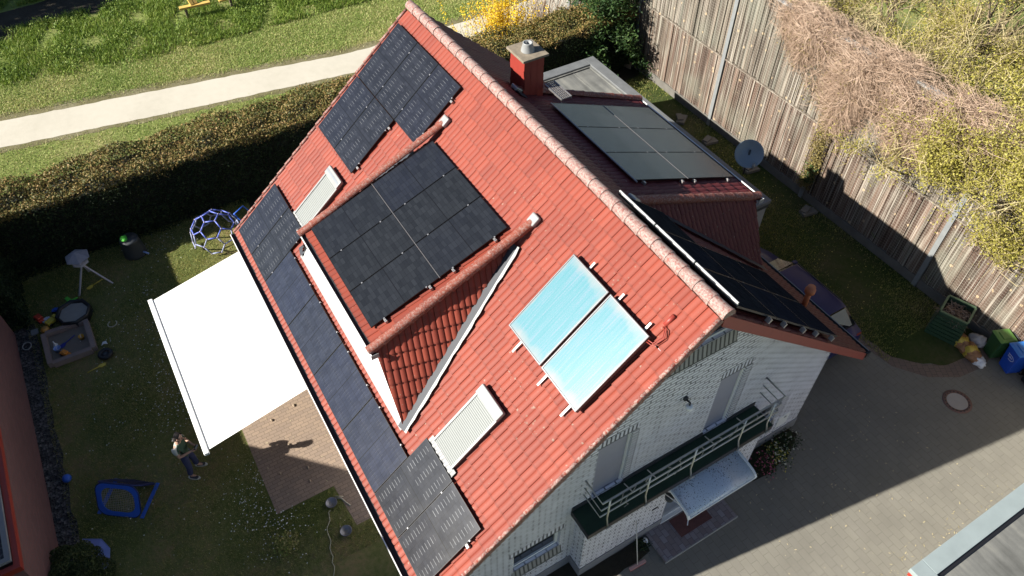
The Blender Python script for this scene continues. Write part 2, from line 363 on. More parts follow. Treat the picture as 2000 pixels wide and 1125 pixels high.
sheet('gravel_strip', jitter_poly([(4, 12.55), (15.0, 12.35), (15.0, 13.0), (4, 13.0)], .05), .012, M['gravel'])
sheet('mulch_bed', jitter_poly([(-.08, .45), (-.08, 2.3), (.4, 2.3), (.4, 5.1), (-.45, 5.1), (-.6, 2.9), (-.48, .5)], .03), .013, M['soil'])
sheet('flower_bed', jitter_poly([(.40, -2.9), (.40, -4.95), (.1, -5.0), (-.33, -4.3), (-.40, -3.0)], .04), .014, M['soil'])
# far ditch bank: low dark earth track beyond the rough grass
sheet('dirt_track', jitter_poly([(34.5, 30), (33.6, 10), (36, -2), (38, -2), (36.4, 10), (37, 30)], .2, .8), .007, M['soil'])
# ================================================================== HOUSE
AL = R(40.668); CA, SA, TA = math.cos(AL), math.sin(AL), math.tan(AL); H = 8.30; LX = 12.24; SE = 8.0
def gp(x, s, h=0): return Vector((x, s*CA+h*SA, H-s*SA+h*CA))
def rp(x, s, h=0): return Vector((x, -s*CA-h*SA, H-s*SA+h*CA))
GB, GS = R(21.053), 1.834; RB, RS = R(21.612), 1.532
def gd(x, t, h=0): return Vector((x, GS*CA+t*math.cos(GB)+h*math.sin(GB), H-GS*SA-t*math.sin(GB)+h*math.cos(GB)))
def rd(x, t, h=0): return Vector((x, -RS*CA-t*math.cos(RB)-h*math.sin(RB), H-RS*SA-t*math.sin(RB)+h*math.cos(RB)))
house = thing('house', 'detached house with red tiled gable roof, white brick front gable, dormers and balcony', 'house', (6.1, 0, 0))
def tile_surface(name, parent, O, U, S, N, u0, u1, s0, s1, mat, clips=(), tw=.30, th=.363, label=None, amp=.027):
    O, U, S, N = map(Vector, (O, U, S, N)); ncol = int(math.ceil((u1-u0)/tw)); nr = int(math.ceil((s1-s0)/th-1e-6))
    gs = [0, .045, .13, .28, .45, .62, .80, .93]; fr = [g*.5 for g in gs]+[.5+g*.5 for g in gs]   # two broad rolls per tile, narrow grooves
    hs = [amp*(max(0., math.sin(math.pi*g))**.55*(.75+.25*g) if g > 0 else -.18) for g in gs]; hs = hs+[h+(.006 if i == 0 else 0) for i, h in enumerate(hs)]
    us = []; ph = []; ci = []
    for c in range(ncol):
        for f, h in zip(fr, hs): us.append(u0+(c+f)*tw); ph.append(h); ci.append(c)
    us.append(u0+ncol*tw); ph.append(0); ci.append(ncol-1)
    n = len(us); V = []; UV = []; F = []
    for r in range(nr):
        a = s0+r*th; b = min(s0+(r+1)*th, s1) if r == nr-1 else s0+(r+1)*th
        jit = [random.uniform(-.010, .010) for _ in range(ncol+1)]; jh = [random.uniform(-.005, .006) for _ in range(ncol+1)]; sh = 8 if r % 2 else 0
        for row, (s_, h0) in enumerate(((a, 0.), (b, .030))):
            for k in range(n):
                c_ = (k+sh)//16; c_ = min(c_, ncol); V.append((us[k], s_+(jit[c_] if row else 0)+.012*(1 if row and ph[k] > .01 else 0), ph[k]+h0+jh[c_]-(.007 if ph[k] < 0 and (k+sh) % 16 == 0 else 0))); UV.append(((us[k]-u0)/tw+(.5 if sh else 0), r+(.97 if row else .02)))
        i0 = r*2*n
        for k in range(n-1): F.append((i0+k, i0+k+1, i0+n+k+1, i0+n+k))
        if r < nr-1:
            for k in range(n-1): F.append((i0+n+k, i0+n+k+1, i0+2*n+k+1, i0+2*n+k))
    i0 = (nr-1)*2*n+n; m0 = len(V)   # butt of the last course
    for k in range(n): V.append((V[i0+k][0], V[i0+k][1], -.03)); UV.append(UV[i0+k])
    for k in range(n-1): F.append((i0+k, i0+k+1, m0+k+1, m0+k))
    me = bpy.data.meshes.new(name); me.from_pydata(V, [], F); L = me.uv_layers.new(name='UVMap')
    vi = np.empty(len(me.loops), dtype=np.int32); me.loops.foreach_get('vertex_index', vi)
    L.data.foreach_set('uv', np.array(UV, dtype=np.float32)[vi].ravel())
    bm = bmesh.new(); bm.from_mesh(me)
    for (pt, nm) in clips:
        bmesh.ops.bisect_plane(bm, geom=bm.verts[:]+bm.edges[:]+bm.faces[:], plane_co=(pt[0], pt[1], 0), plane_no=(nm[0], nm[1], 0), clear_outer=True)
    o0 = wloc(parent)
    for v in bm.verts: u, s_, h = v.co; v.co = O+U*u+S*s_+N*h-o0
    bmesh.ops.recalc_face_normals(bm, faces=bm.faces[:])
    up = sum((f.normal.dot(N)*f.calc_area() for f in bm.faces))
    if up < 0: bmesh.ops.reverse_faces(bm, faces=bm.faces[:])
    for f in bm.faces: f.smooth = False
    bm.to_mesh(me); bm.free()
    return link(name, me, mat, parent, label)
def ridge_tiles(name, parent, p0, p1, up, mat, r=.125, pitch=.40, label=None, arc=200, endcap=True):
    p0, p1 = Vector(p0), Vector(p1); d = (p1-p0); n = max(1, round(d.length/pitch)); d.normalize(); st = (p1-p0).length/n
    side = d.cross(Vector(up)).normalized(); u = side.cross(d).normalized(); mb = MB(); K = 12
    for i in range(n):
        a = p0+d*(i*st); b = a+d*(st*1.10); lift = random.uniform(-.004, .006); vs = []
        for (p, rr) in ((a, r*.93), (a+d*st*.85, r*1.02), (b-d*.02, r*1.09), (b, r*1.06), (b, r*.86)):
            for k in range(K+1):
                t = R(-(arc-180)/2+arc*k/K); vs.append(p+side*math.cos(t)*rr+u*(math.sin(t)*rr+lift))
        fs = [(j*(K+1)+k, j*(K+1)+k+1, (j+1)*(K+1)+k+1, (j+1)*(K+1)+k) for j in range(4) for k in range(K)]
        fs.append(tuple(range(4*(K+1), 5*(K+1))))
        mb.idx(vs, fs, 0, False); base = len(mb.f)-len(fs)
        for q in range(len(fs)): mb.uv[base+q] = [(i+.5, .5)]*len(fs[q])
    return mb.build(name, mat, parent, label)
# ---- main roof
rf = tile_surface('roof', house, (0, 0, H), (1, 0, 0), (0, CA, -SA), (0, SA, CA), 0.0, LX, .10, SE, M['tile'], label='sunlit garden slope of red roof tiles')
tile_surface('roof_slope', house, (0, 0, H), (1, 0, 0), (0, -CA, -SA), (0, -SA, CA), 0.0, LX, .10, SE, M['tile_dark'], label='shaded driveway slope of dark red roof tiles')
ridge_tiles('ridge_cap', house, (LX+.02, 0, H+.055), (-.06, 0, H+.055), (0, 0, 1), M['ridge'], .135, label='ridge tiles blotched with white lichen')
mb = MB()   # deck under the tiles and soffit
e = .035; th = .19
for sg in (1, -1):
    P = [(.02, sg*y, z) for y, z in ((0, H-e/CA), (SE*CA-.05, H-SE*SA+.05*TA-e/CA), (SE*CA-.05, H-SE*SA+.05*TA-(e+th)/CA), (0, H-(e+th)/CA))]
    mb.extrude(P, (LX-.04, 0, 0))
mb.build('roof_deck', M['brownwood'], house)
mb = MB()   # barge boards
for x0 in (-.035, LX):
    mb = MB(); sg = -1
    mb.extrude([(x0, 0, H+.01), (x0, sg*(SE*CA+.02), H-SE*SA-.01), (x0, sg*(SE*CA+.02), H-SE*SA-.27), (x0, 0, H-.30)], (.03, 0, 0))
    mb.build('barge_board', M['redpaint'], house)
def verge_flange(x, sgn, fn, name='verge_tiles'):
    mb = MB(); n = 22; th_ = (SE-.10)/n
    for i in range(n):
        a = .10+i*th_; b = a+th_*1.02
        q = [fn(x, a, .045), fn(x, b, .075), fn(x, b, -.13), fn(x, a, -.13)]
        mb.extrude(q, (sgn*.03, 0, 0)); k = len(mb.f)
        for f in range(k-6, k): mb.uv[f] = [(sgn*3+.5, i+.5)]*4
        # rolled top along the edge
        pts = [fn(x+sgn*.015, a, .030), fn(x+sgn*.015, b, .062)]; f0 = len(mb.f); mb.tube(pts, .042, 8)
        for f in range(f0, len(mb.f)): mb.uv[f] = [(sgn*3+.5, i+.5)]*len(mb.f[f])
    return mb.build(name, M['verge'], house, 'roof edge tiles with pale lichen')
verge_flange(-.03, 1, gp); verge_flange(LX, 1, gp)
# ---- gutters
def gutter(name, parent, x0, x1, y, z, sg, w_=.13, lip=.012, mat='darkmetal', lipmat='white'):
    mb = MB(); K = 8; vs = []
    for x in (x0, x1):
        for k in range(K+1):
            t = math.pi*k/K; vs.append((x, y+sg*(w_/2-math.cos(t)*w_/2), z-math.sin(t)*w_*.5))
    mb.idx(vs, [(k, k+1, K+2+k, K+1+k) for k in range(K)]+[tuple(range(K+1)), tuple(range(K+1, 2*K+2))], 0, True)
    o = mb.build(name, M[mat], parent, recalc=False)
    m2 = MB(); m2.bar((x0, y+sg*w_, z+.004), (x1, y+sg*w_, z+.004), .022, lip*1.6); m2.build('gutter_lip', M[lipmat], o)
    return o
gutter('gutter', house, -.02, LX+.02, SE*CA+.01, H-SE*SA-.03, 1, .16)
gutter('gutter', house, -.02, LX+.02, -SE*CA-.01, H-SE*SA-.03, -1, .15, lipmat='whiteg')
mb = MB(); mb.box((-.06, -SE*CA-.16, H-SE*SA-.16), (.0, -SE*CA-.02, H-SE*SA+.0)); mb.build('gutter_end', M['black'], house)
# ---- walls with openings (UV in metres)
def holed_wall(name, parent, x, ys, zs, holes, mat, clip=True, depth=.14, label=None):
    by = sorted(set(ys+[h[0] for h in holes]+[h[1] for h in holes])); bz = sorted(set(zs+[h[2] for h in holes]+[h[3] for h in holes]))
    bm = bmesh.new(); uvl = bm.loops.layers.uv.new('UVMap')
    for i in range(len(by)-1):
        for j in range(len(bz)-1):
            cy, cz = (by[i]+by[i+1])/2, (bz[j]+bz[j+1])/2
            if any(h[0] < cy < h[1] and h[2] < cz < h[3] for h in holes): continue
            f = bm.faces.new([bm.verts.new((x, a, b)) for a, b in ((by[i], bz[j]), (by[i], bz[j+1]), (by[i+1], bz[j+1]), (by[i+1], bz[j]))])
    if clip:
        for sg in (1, -1):
            bmesh.ops.bisect_plane(bm, geom=bm.verts[:]+bm.edges[:]+bm.faces[:], plane_co=(x, 0, H-.24/CA), plane_no=(0, sg*SA, CA), clear_outer=True)
    for h in holes:
        a, b, c, d = h
        for q in (((x, a, c), (x+depth, a, c), (x+depth, a, d), (x, a, d)), ((x, b, c), (x, b, d), (x+depth, b, d), (x+depth, b, c)),
                  ((x, a, d), (x+depth, a, d), (x+depth, b, d), (x, b, d)), ((x, a, c), (x, b, c), (x+depth, b, c), (x+depth, a, c))):
            f = bm.faces.new([bm.verts.new(p) for p in q])
    for f in bm.faces:
        nx = abs(f.normal.x) if f.normal.length else 1
        f.normal_update(); nx = abs(f.normal.x); ny = abs(f.normal.y)
        for l in f.loops:
            v = l.vert.co
            l[uvl].uv = (v.y, v.z) if nx > .5 else ((v.x+.12, v.z) if ny > .5 else (v.y, v.x+.04))
    o0 = wloc(parent)
    for v in bm.verts: v.co -= o0
    me = bpy.data.meshes.new(name); bm.to_mesh(me); bm.free()
    return link(name, me, mat, parent, label)
XW = .35; YL, YR = 5.0, -5.12
OPEN = {'low': (2.72, 3.95, 1.40, 2.22), 'd1': (1.15, 2.0, 2.92, 5.02), 'd2': (-1.86, -1.12, 2.92, 5.10), 'top': (-.95, .95, 6.92, 7.52), 'r': (-3.95, -3.05, 1.25, 2.30)}
fw = holed_wall('front_wall', house, XW, [YR, 0, YL], [0, 2, 8.1], list(OPEN.values()), M['brick'], label='white painted brick gable wall')
def uvbox(mb, a, b, m=0, faces='xXyYzZ'):
    (x0, y0, z0), (x1, y1, z1) = a, b
    F = {'x': ([(x0,y0,z0),(x0,y0,z1),(x0,y1,z1),(x0,y1,z0)], 'yz'), 'X': ([(x1,y0,z0),(x1,y1,z0),(x1,y1,z1),(x1,y0,z1)], 'yz'),
         'y': ([(x0,y0,z0),(x1,y0,z0),(x1,y0,z1),(x0,y0,z1)], 'xz'), 'Y': ([(x0,y1,z0),(x0,y1,z1),(x1,y1,z1),(x1,y1,z0)], 'xz'),
         'z': ([(x0,y0,z0),(x0,y1,z0),(x1,y1,z0),(x1,y0,z0)], 'xy'), 'Z': ([(x0,y0,z1),(x1,y0,z1),(x1,y1,z1),(x0,y1,z1)], 'xy')}
    ix = {'x': 0, 'y': 1, 'z': 2}
    for k in faces:
        p, ax = F[k]; mb.face(p, m, [(q[ix[ax[0]]], q[ix[ax[1]]]) for q in p])
mb = MB(); uvbox(mb, (XW+.002, YR, 0), (11.9, YR+.3, 3.6), 0, 'yY'); mb.build('side_wall', M['brick'], house, 'white brick wall on the driveway side')
mb = MB(); uvbox(mb, (XW+.002, YL-.3, 0), (11.9, YL, 3.6), 0, 'yY'); mb.build('side_wall', M['brick'], house, 'white brick wall on the garden side')
mb = MB(); q = [(11.9, YR, 0), (11.9, YL, 0), (11.9, YL, 3.75), (11.9, 0, 8.0), (11.9, YR, 3.65)]; mb.face(q, 0, [(p[1], p[2]) for p in q]); mb.build('rear_wall', M['brick'], house, 'white brick rear gable wall')
for a_, b_ in (((XW-.025, YR-.025, 0), (XW+.1, -2.91, .40)), ((XW-.025, 2.37, 0), (XW+.1, YL+.02, .40)), ((XW+.1, YR-.024, 0), (12, YR-.001, .40))):
    mb = MB(); mb.box(a_, b_); mb.build('plinth', M['plinth'], house)
# bay below the balcony
mb = MB(); BX = -.05
uvbox(mb, (BX, -.10, 0), (XW-.003, 2.35, 2.69), 0, 'xyY'); mb.build('porch_wall', M['brick'], house); mb = MB(); uvbox(mb, (BX, -2.9, 0), (XW-.003, -1.75, 2.69), 0, 'xyY'); uvbox(mb, (BX, -1.75, 2.30), (XW-.003, -.10, 2.69), 0, 'xz')
mb.build('porch_wall', M['brick'], house, 'white brick porch projecting under the balcony')
for a_, b_ in (((BX-.02, -.12, 0), (BX+.1, 2.37, .38)), ((BX+.1, 2.3, 0), (XW-.03, 2.37, .38)), ((BX-.02, -2.92, 0), (BX+.1, -1.74, .38)), ((BX+.1, -2.92, 0), (XW-.03, -2.86, .38))):
    mb = MB(); mb.box(a_, b_); mb.build('plinth', M['plinth'], house)
mb = MB(); mb.box((.30, -1.75, .14), (.36, -.1, 2.30)); fd = mb.build('front_door', M['darkmetal'], house)
mb = MB(); mb.bar((.27, -.35, 1.0), (.27, -.35, 1.35), .03, .03); mb.build('door_handle', M['alu'], fd)
mb = MB(); mb.box((-.08, -1.74, .10), (.30, -.11, .155)); mb.box((.02, -1.74, .156), (.09, -.11, .185)); mb.build('door_sill', M['white'], house)
mb = MB(); mb.box((BX-.008, .17, 1.30), (BX-.001, .35, 1.36)); mb.build('letter_slot', M['black'], house)
mb = MB(); mb.lathe([(.02, 0), (.10, .0), (.11, .10), (.085, .12), (.07, .13), (0, .13)], (BX-.14, .05, 1.86), 16); mb.tube([(BX, .05, 1.95), (BX-.16, .05, 1.96)], .025, 8)
mb.build('porch_lamp', M['darkmetal'], house)
# openings: shutters, frames, sills
def window(parent, a, b, c, d, x, name='window', fr=.07, mull=0, glassx=.04, open_=False):
    mb = MB(); mb.box((x+glassx, a+.01, c+.01), (x+glassx+.01, b-.01, d-.01)); o = mb.build(name, M['glass'], parent)
    m2 = MB(); m2.box((x, a, c), (x+.06, b, c+fr)); m2.box((x, a, d-fr), (x+.06, b, d)); m2.box((x, a, c+fr), (x+.06, a+fr, d-fr)); m2.box((x, b-fr, c+fr), (x+.06, b, d-fr))
    for k in range(mull):
        y = a+(b-a)*(k+1)/(mull+1); m2.box((x, y-fr*.5, c+fr), (x+.06, y+fr*.5, d-fr))
    m2.build('window_frame', M['white'], o)
    return o
def brick_band(name, parent, a, b, c, d, x, mat, slope=0., proud=.004, vert=False):
    mb = MB(); q = [(x-proud-slope, a, c), (x-proud, a, d), (x-proud, b, d), (x-proud-slope, b, c)]
    mb.face(q, 0, [(p[1], p[2]-c-.02) if not vert else (p[2], p[1]-a) for p in q])
    if slope: mb.face([(x-proud-slope, a, c), (x-proud-slope, b, c), (x, b, c-.02), (x, a, c-.02)], 0, [(a, 0), (b, 0), (b, .1), (a, .1)]); mb.face([(x-proud-slope, a, c), (x, a, c-.02), (x-proud, a, d)], 0, [(0, 0)]*3); mb.face([(x-proud-slope, b, c), (x, b, c-.02), (x-proud, b, d)], 0, [(0, 0)]*3)
    return mb.build(name, mat, parent)
a, b, c, d = OPEN['low']; wl = window(house, a, b, c, d, XW+.09, mull=0)
brick_band('sill', wl, a-.04, b+.04, c-.30, c, XW, M['sillbrick'], .06); brick_band('lintel', wl, a-.1, b+.1, d, d+.22, XW, M['headbrick'])
a, b, c, d = OPEN['top']; wt = window(house, a, b, c, d, XW+.07, mull=1)
brick_band('sill', wt, a-.10, b+.10, c-.36, c-.01, XW, M['sillbrick'], .07)
a, b, c, d = OPEN['r']; wr = window(house, a, b, c, d, XW+.10, mull=0)
brick_band('sill', wr, a-.04, b+.04, c-.2, c, XW, M['sillbrick'], .05); brick_band('jamb', wr, a-.22, a, c, d, XW, M['headbrick'], vert=True)
for k in ('d1', 'd2'):
    a, b, c, d = OPEN[k]; mb = MB(); n = 30
    t = NT('lilac_grey_shutter'); M['shut'] = M.get('shut') or plain('lilac_grey_shutter', (.30, .30, .36), .55, var=.06)
    mb.box((XW+.10, a, c), (XW+.13, b, d)); sh = mb.build('balcony_door_shutter', M['shut'], house, 'closed grey roller shutter of a balcony door')
    m2 = MB(); m2.box((XW+.06, a, c), (XW+.099, a+.035, d)); m2.build('shutter_rail', M['white'], sh); m2 = MB(); m2.box((XW+.06, b-.035, c), (XW+.099, b, d)); m2.build('shutter_rail', M['white'], sh)
    brick_band('lintel', sh, a-.12, b+.02, d, d+.24, XW, M['headbrick'])
    brick_band('jamb', sh, a-.16, a, c, d, XW, M['headbrick'], vert=True)
mb = MB(); mb.box((XW-.02, -4.62, .62), (XW-.001, -4.22, 1.12)); mbx = mb.build('meter_box_door', M['white'], house)
mb = MB(); mb.box((XW-.024, -4.50, .98), (XW-.0205, -4.42, 1.03)); mb.build('latch', M['darkmetal'], mbx)
# wall lamp high on the gable
mb = MB(); mb.lathe([(.0, 0), (.06, .0), (.06, .05), (.03, .06)], (XW, -.12, 5.22), 14, axis=(-1, 0, 0)); mb.tube([(XW-.05, -.12, 5.22), (XW-.16, -.12, 5.24), (XW-.16, -.12, 5.16)], .022, 8); lp = mb.build('wall_lamp', M['darkmetal'], house)
mb = MB(); mb.lathe([(.0, -.085), (.05, -.07), (.08, -.03), (.085, .01), (.07, .05), (.0, .06)], (XW-.16, -.12, 5.09), 14); mb.build('lamp_globe', M['white'], lp)
# ---- balcony
mb = MB(); mb.box((-.30, -2.75, 2.70), (XW-.004, 2.50, 2.885)); bal = mb.build('balcony', M['black'], house, 'narrow balcony with dark green floor covering')
mb = MB(); mb.box((-.285, -2.735, 2.886), (XW-.03, 2.485, 2.90)); mb.build('balcony_floor', M['green_felt'], bal)
mb = MB()
for a, b in ((2.005, 2.49), (-1.12, 1.145), (-2.74, -1.865)): mb.box((XW-.028, a, 2.90), (XW-.002, b, 3.03))
mb.build('skirting', M['darkmetal'], bal)
mb = MB(); XR = -.24; ra, rb = 2.22, -2.80
for z, r in ((3.97, .024), (3.66, .018), (3.37, .018)): mb.tube([(XW, ra, z), (XR, ra, z), (XR, rb, z), (XW, rb, z)], r, 8)
for y in (2.02, 1.0, -.25, -1.65, -2.52):
    mb.tube([(XR, y, 3.97), (XR-.015, y, 3.1), (XR-.10, y, 2.82)], .020, 8); mb.bar((XR-.12, y-.06, 2.86), (XR-.12, y+.06, 2.86), .02, .05); mb.bar((XR-.12, y, 2.86), (XR-.02, y, 2.66), .02, .03)
mb.build('balcony_railing', M['steel'], bal)
# ---- dormers (garden: GD, driveway: RD): body, tiled roof, sloping tiled cheeks, hips, gutter
def dormer(fn, b_, sd, rfn, xn, xf, t0, t1, fxn, fxf, sfoot, sgn, label):
    # corners
    An, Af, Bn, Bf = fn(xn, t0, 0), fn(xf, t0, 0), fn(xn, t1, 0), fn(xf, t1, 0)
    Cn, Cf = rfn(fxn, sfoot, .02), rfn(fxf, sfoot, .02)
    body = MB(); dz = Vector((0, 0, -.10)); inn = Vector((0, -sgn*.16, 0))
    Bn2, Bf2 = Bn+dz+inn, Bf+dz+inn
    body.face([Cn, Cf, Bf2, Bn2]); body.build('dormer_front', M['white'], house, label+' front')
    bm_ = MB(); bm_.face([An+dz*.4, Af+dz*.4, Bf+dz*.4, Bn+dz*.4]); bm_.face([Bn+dz*.4, Bf+dz*.4, Bf+dz*1.6, Bn+dz*1.6]); bm_.build('dormer_deck', M['darkmetal'], house)
    cb, sb = math.cos(b_), math.sin(b_); O = Vector((0, sgn*sd*CA, H-sd*SA))
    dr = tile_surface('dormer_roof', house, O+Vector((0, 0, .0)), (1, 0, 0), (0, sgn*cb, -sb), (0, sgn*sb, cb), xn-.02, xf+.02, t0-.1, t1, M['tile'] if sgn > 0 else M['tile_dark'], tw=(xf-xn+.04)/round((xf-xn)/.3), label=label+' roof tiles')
    for (A, B, C, sx) in ((An, Bn, Cn, -1), (Af, Bf, Cf, 1)):
        N = (B-A).cross(C-A).normalized()
        if N.z < 0: N = -N
        U = Vector((0, 0, 1)).cross(N).normalized(); S = N.cross(U).normalized()
        if S.z > 0: S = -S
        L2 = [((p-B).dot(U), (p-B).dot(S)) for p in (A, B, C)]
        cx = sum(p[0] for p in L2)/3; cy = sum(p[1] for p in L2)/3; clips = []
        for i in range(3):
            p, q = L2[i], L2[(i+1) % 3]; nx, ny = q[1]-p[1], p[0]-q[0]; l = math.hypot(nx, ny); nx /= l; ny /= l
            if (cx-p[0])*nx+(cy-p[1])*ny > 0: nx, ny = -nx, -ny
            clips.append((p, (nx, ny)))
        us = [p[0] for p in L2]; ss = [p[1] for p in L2]
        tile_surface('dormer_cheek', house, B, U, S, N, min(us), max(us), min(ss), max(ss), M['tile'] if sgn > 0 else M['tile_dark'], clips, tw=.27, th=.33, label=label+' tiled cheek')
        ck = MB(); ck.face([A-N*.04, B-N*.04, C-N*.04]); ck.build('cheek_board', M['bluelead'], house)
        up = (N+Vector((0, sgn*sb, cb))).normalized()
        st_ = (sd*CA+t0*cb)/CA+.08; T_ = rfn(A.x, st_, .07); nr_ = Vector((0, sgn*SA, CA))
        ridge_tiles('hip_cap', house, T_, B+up*.03+(B-A).normalized()*.10, up, M['hip'], .105, .36, arc=215)
        # valley flashing between cheek and main roof
        A = fn(A.x, .12 if sx < 0 else .5, .0)+(C-B)*.03; v = MB(); d = (C-A); nrm = Vector((0, sgn*SA, CA)); out = d.cross(nrm).normalized()
        if out.x*sx < 0: out = -out
        K = 26
        for i in range(K):
            p, q = A+d*(i/K), A+d*((i+1)/K); h0 = nrm*.104
            wv = lambda k: .10+.06*abs(math.sin(k*1.9))+.02*math.sin(k*.7)
            v.face([p-out*.10+h0*1.1, q-out*.10+h0*1.1, q+out*.125+h0, p+out*.125+h0], 0)
            v.face([p+out*.125+h0, q+out*.125+h0, q+out*(.125+wv(i+1)*.45)+h0*.95, p+out*(.125+wv(i)*.45)+h0*.95], 1)
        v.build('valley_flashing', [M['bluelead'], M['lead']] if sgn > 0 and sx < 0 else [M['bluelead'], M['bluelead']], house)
        # lead saddle where the hip meets the roof
        sd_ = MB(); dn_ = Vector((0, sgn*CA, -SA)); Mx_ = Matrix((dn_, nr_.cross(dn_), nr_)).transposed().to_4x4(); Mx_.translation = rfn(T_.x, st_-.06, .10)
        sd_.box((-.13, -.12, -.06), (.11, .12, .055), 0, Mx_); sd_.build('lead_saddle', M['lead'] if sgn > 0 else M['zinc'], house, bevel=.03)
    # apron flashing along the foot of the front
    ap = MB(); nrm = Vector((0, sgn*SA, CA)); dn = Vector((0, sgn*CA, -SA))
    ap.face([Cn+nrm*.075-dn*.28, Cf+nrm*.075-dn*.28, Cf+nrm*.062+dn*.06, Cn+nrm*.062+dn*.06]); ap.build('apron_flashing', M['lead'], house, 'pale sheet flashing below the dormer')
    e = fn(0, t1, 0); gutter('dormer_gutter', house, xn-.18, xf+.18, e.y+sgn*.015, e.z-.01, sgn, .12, .016)
    for u_ in (xn-.20, xf+.19):
        fc = MB(); fc.box((u_, min(e.y-sgn*.02, e.y+sgn*.15), e.z-.11), (u_+.01, max(e.y-sgn*.02, e.y+sgn*.15), e.z+.02)); fc.build('gutter_end', M['lead'], house)
dormer(gd, GB, GS, gp, 4.36, 8.32, -.42, 3.76, 3.29, 9.36, 6.46, 1, 'garden dormer')
dormer(rd, RB, RS, rp, 3.88, 8.70, -.10, 4.28, 2.92, 9.66, 6.65, -1, 'driveway dormer')
# ---- chimney
mb = MB(); x0, x1, y0, y1 = 8.60, 9.24, -1.86, -1.30
mb.box((x0, y0, 6.3), (x1, y1, 8.20)); ch = mb.build('chimney', M['slate'], house, 'chimney clad in red wavy slates')
mb = MB()   # wavy slate edges standing a little proud on each face
def wave(p, q, nrm, z0, z1, k):
    p, q, nrm = Vector(p), Vector(q), Vector(nrm)
    for i in range(k):
        a = p.lerp(q, i/k); b = p.lerp(q, (i+1)/k); rows = 7; hh = (z1-z0)/rows
        for r in range(rows):
            za, zb = z0+r*hh, z0+(r+1)*hh; off = (b-a)*(.16 if r % 2 else -.02)
            u = [a+off+Vector((0, 0, zb)), b+off+Vector((0, 0, zb)), b+off*.2+Vector((0, 0, za)), a+off*.2+Vector((0, 0, za))]
            mb.face([u[0]+nrm*.003, u[1]+nrm*.007, u[2]+nrm*.018, u[3]+nrm*.010])
wave((x0-.001, y1, 0), (x1, y1, 0), (0, 1, 0), 6.4, 8.19, 3); wave((x0, y0, 0), (x0, y1, 0), (-1, 0, 0), 6.4, 8.19, 3)
mb.build('slate_cladding', M['slate'], ch, recalc=False)
mb = MB(); mb.box((x0-.09, y0-.09, 8.20), (x1+.09, y1+.09, 8.265)); mb.build('chimney_cap', plain('mossy_concrete_cap', (.20, .165, .12), .9, var=.55, scale=9), ch, bevel=.012)
mb = MB(); mb.lathe([(.17, 0), (.165, .05), (.12, .20), (.125, .22), (.095, .22), (.09, .06), (.0, .05)], (8.90, -1.57, 8.265), 24, 0); mb.build('chimney_pot', M['whiteg'], ch)
mb = MB(); q = [rp(x0-.25, 1.35, .07), rp(x0-.25, 2.75, .075), rp(x0, 2.75, .08), rp(x0, 1.35, .08)]; mb.extrude(q, (0, 0, .006)); mb.build('chimney_flashing', M['bluelead'], ch)
mb = MB()   # chimney sweep's step grating
for i in range(6):
    y = -1.95-.05*i; mb.bar((7.85, y, 7.34), (8.62, y, 7.34), .012, .03)
for i in range(9): mb.bar((7.85+.096*i, -1.94, 7.345), (7.85+.096*i, -2.21, 7.345), .012, .02)
mb.bar((7.84, -1.93, 7.33), (8.63, -1.93, 7.33), .025, .06); mb.bar((7.84, -2.22, 7.33), (8.63, -2.22, 7.33), .025, .06)
mb.build('roof_step', M['alu'], house)
# ---- roof windows with roller shutters
def roof_window(xa, xb, sa, sb, label):
    def bx(mb, u0, u1, s0, s1, h0, h1, m=0):
        vs = [gp(x, s, h) for h in (h0, h1) for x, s in ((u0, s0), (u1, s0), (u1, s1), (u0, s1))]
        mb.idx(vs, [(0,1,2,3),(4,7,6,5),(0,4,5,1),(1,5,6,2),(2,6,7,3),(3,7,4,0)], m)
    m = MB(); bx(m, xa, xb, sa, sb, .0, .115); o = m.build('roof_window', M['darkmetal'], house, label)
    m = MB(); n = 30
    for i in range(n):
        a = sa+.20+(sb-sa-.22)*i/n; b = sa+.20+(sb-sa-.22)*(i+1)/n
        m.extrude([gp(xa+.05, a, .120), gp(xa+.05, (a+b)/2, .134), gp(xa+.05, b-.004, .131), gp(xa+.05, b, .120)], (xb-xa-.10, 0, 0))
    m.build('roller_shutter', M['shl'], o)
    m = MB(); bx(m, xa, xa+.05, sa+.2, sb, .116, .152); m.build('shutter_rail', M['whiteg'], o); m = MB(); bx(m, xb-.05, xb, sa+.2, sb, .116, .152); m.build('shutter_rail', M['whiteg'], o)
    m = MB(); bx(m, xa-.01, xb+.01, sa-.04, sa+.2, .1, .20); m.build('shutter_box', M['whiteg'], o, bevel=.02)
    m = MB(); bx(m, xa+.02, xb-.02, sa+.05, sa+.10, .201, .205); m.build('motor_cover', M['zinc'], o)
    m = MB(); K = 12
    for i in range(K):
        u0 = xa-.10+(xb-xa+.2)*i/K; u1 = xa-.10+(xb-xa+.2)*(i+1)/K; z = lambda k: .085+.018*math.cos(k*math.pi)
        m.face([gp(u0, sb-.02, .10), gp(u1, sb-.02, .10), gp(u1, sb+.24, z(i+1)), gp(u0, sb+.24, z(i))])
    m.build('window_apron', M['lead'], o)
M['shl'] = plain('light_grey_shutter_slats', (.25, .262, .25), .45, .0, var=.05)
roof_window(1.70, 2.50, 4.33, 5.92, 'roof window closed by a pale roller shutter, near the front verge')
roof_window(9.78, 10.55, 4.38, 5.98, 'roof window closed by a pale roller shutter, near the rear verge')
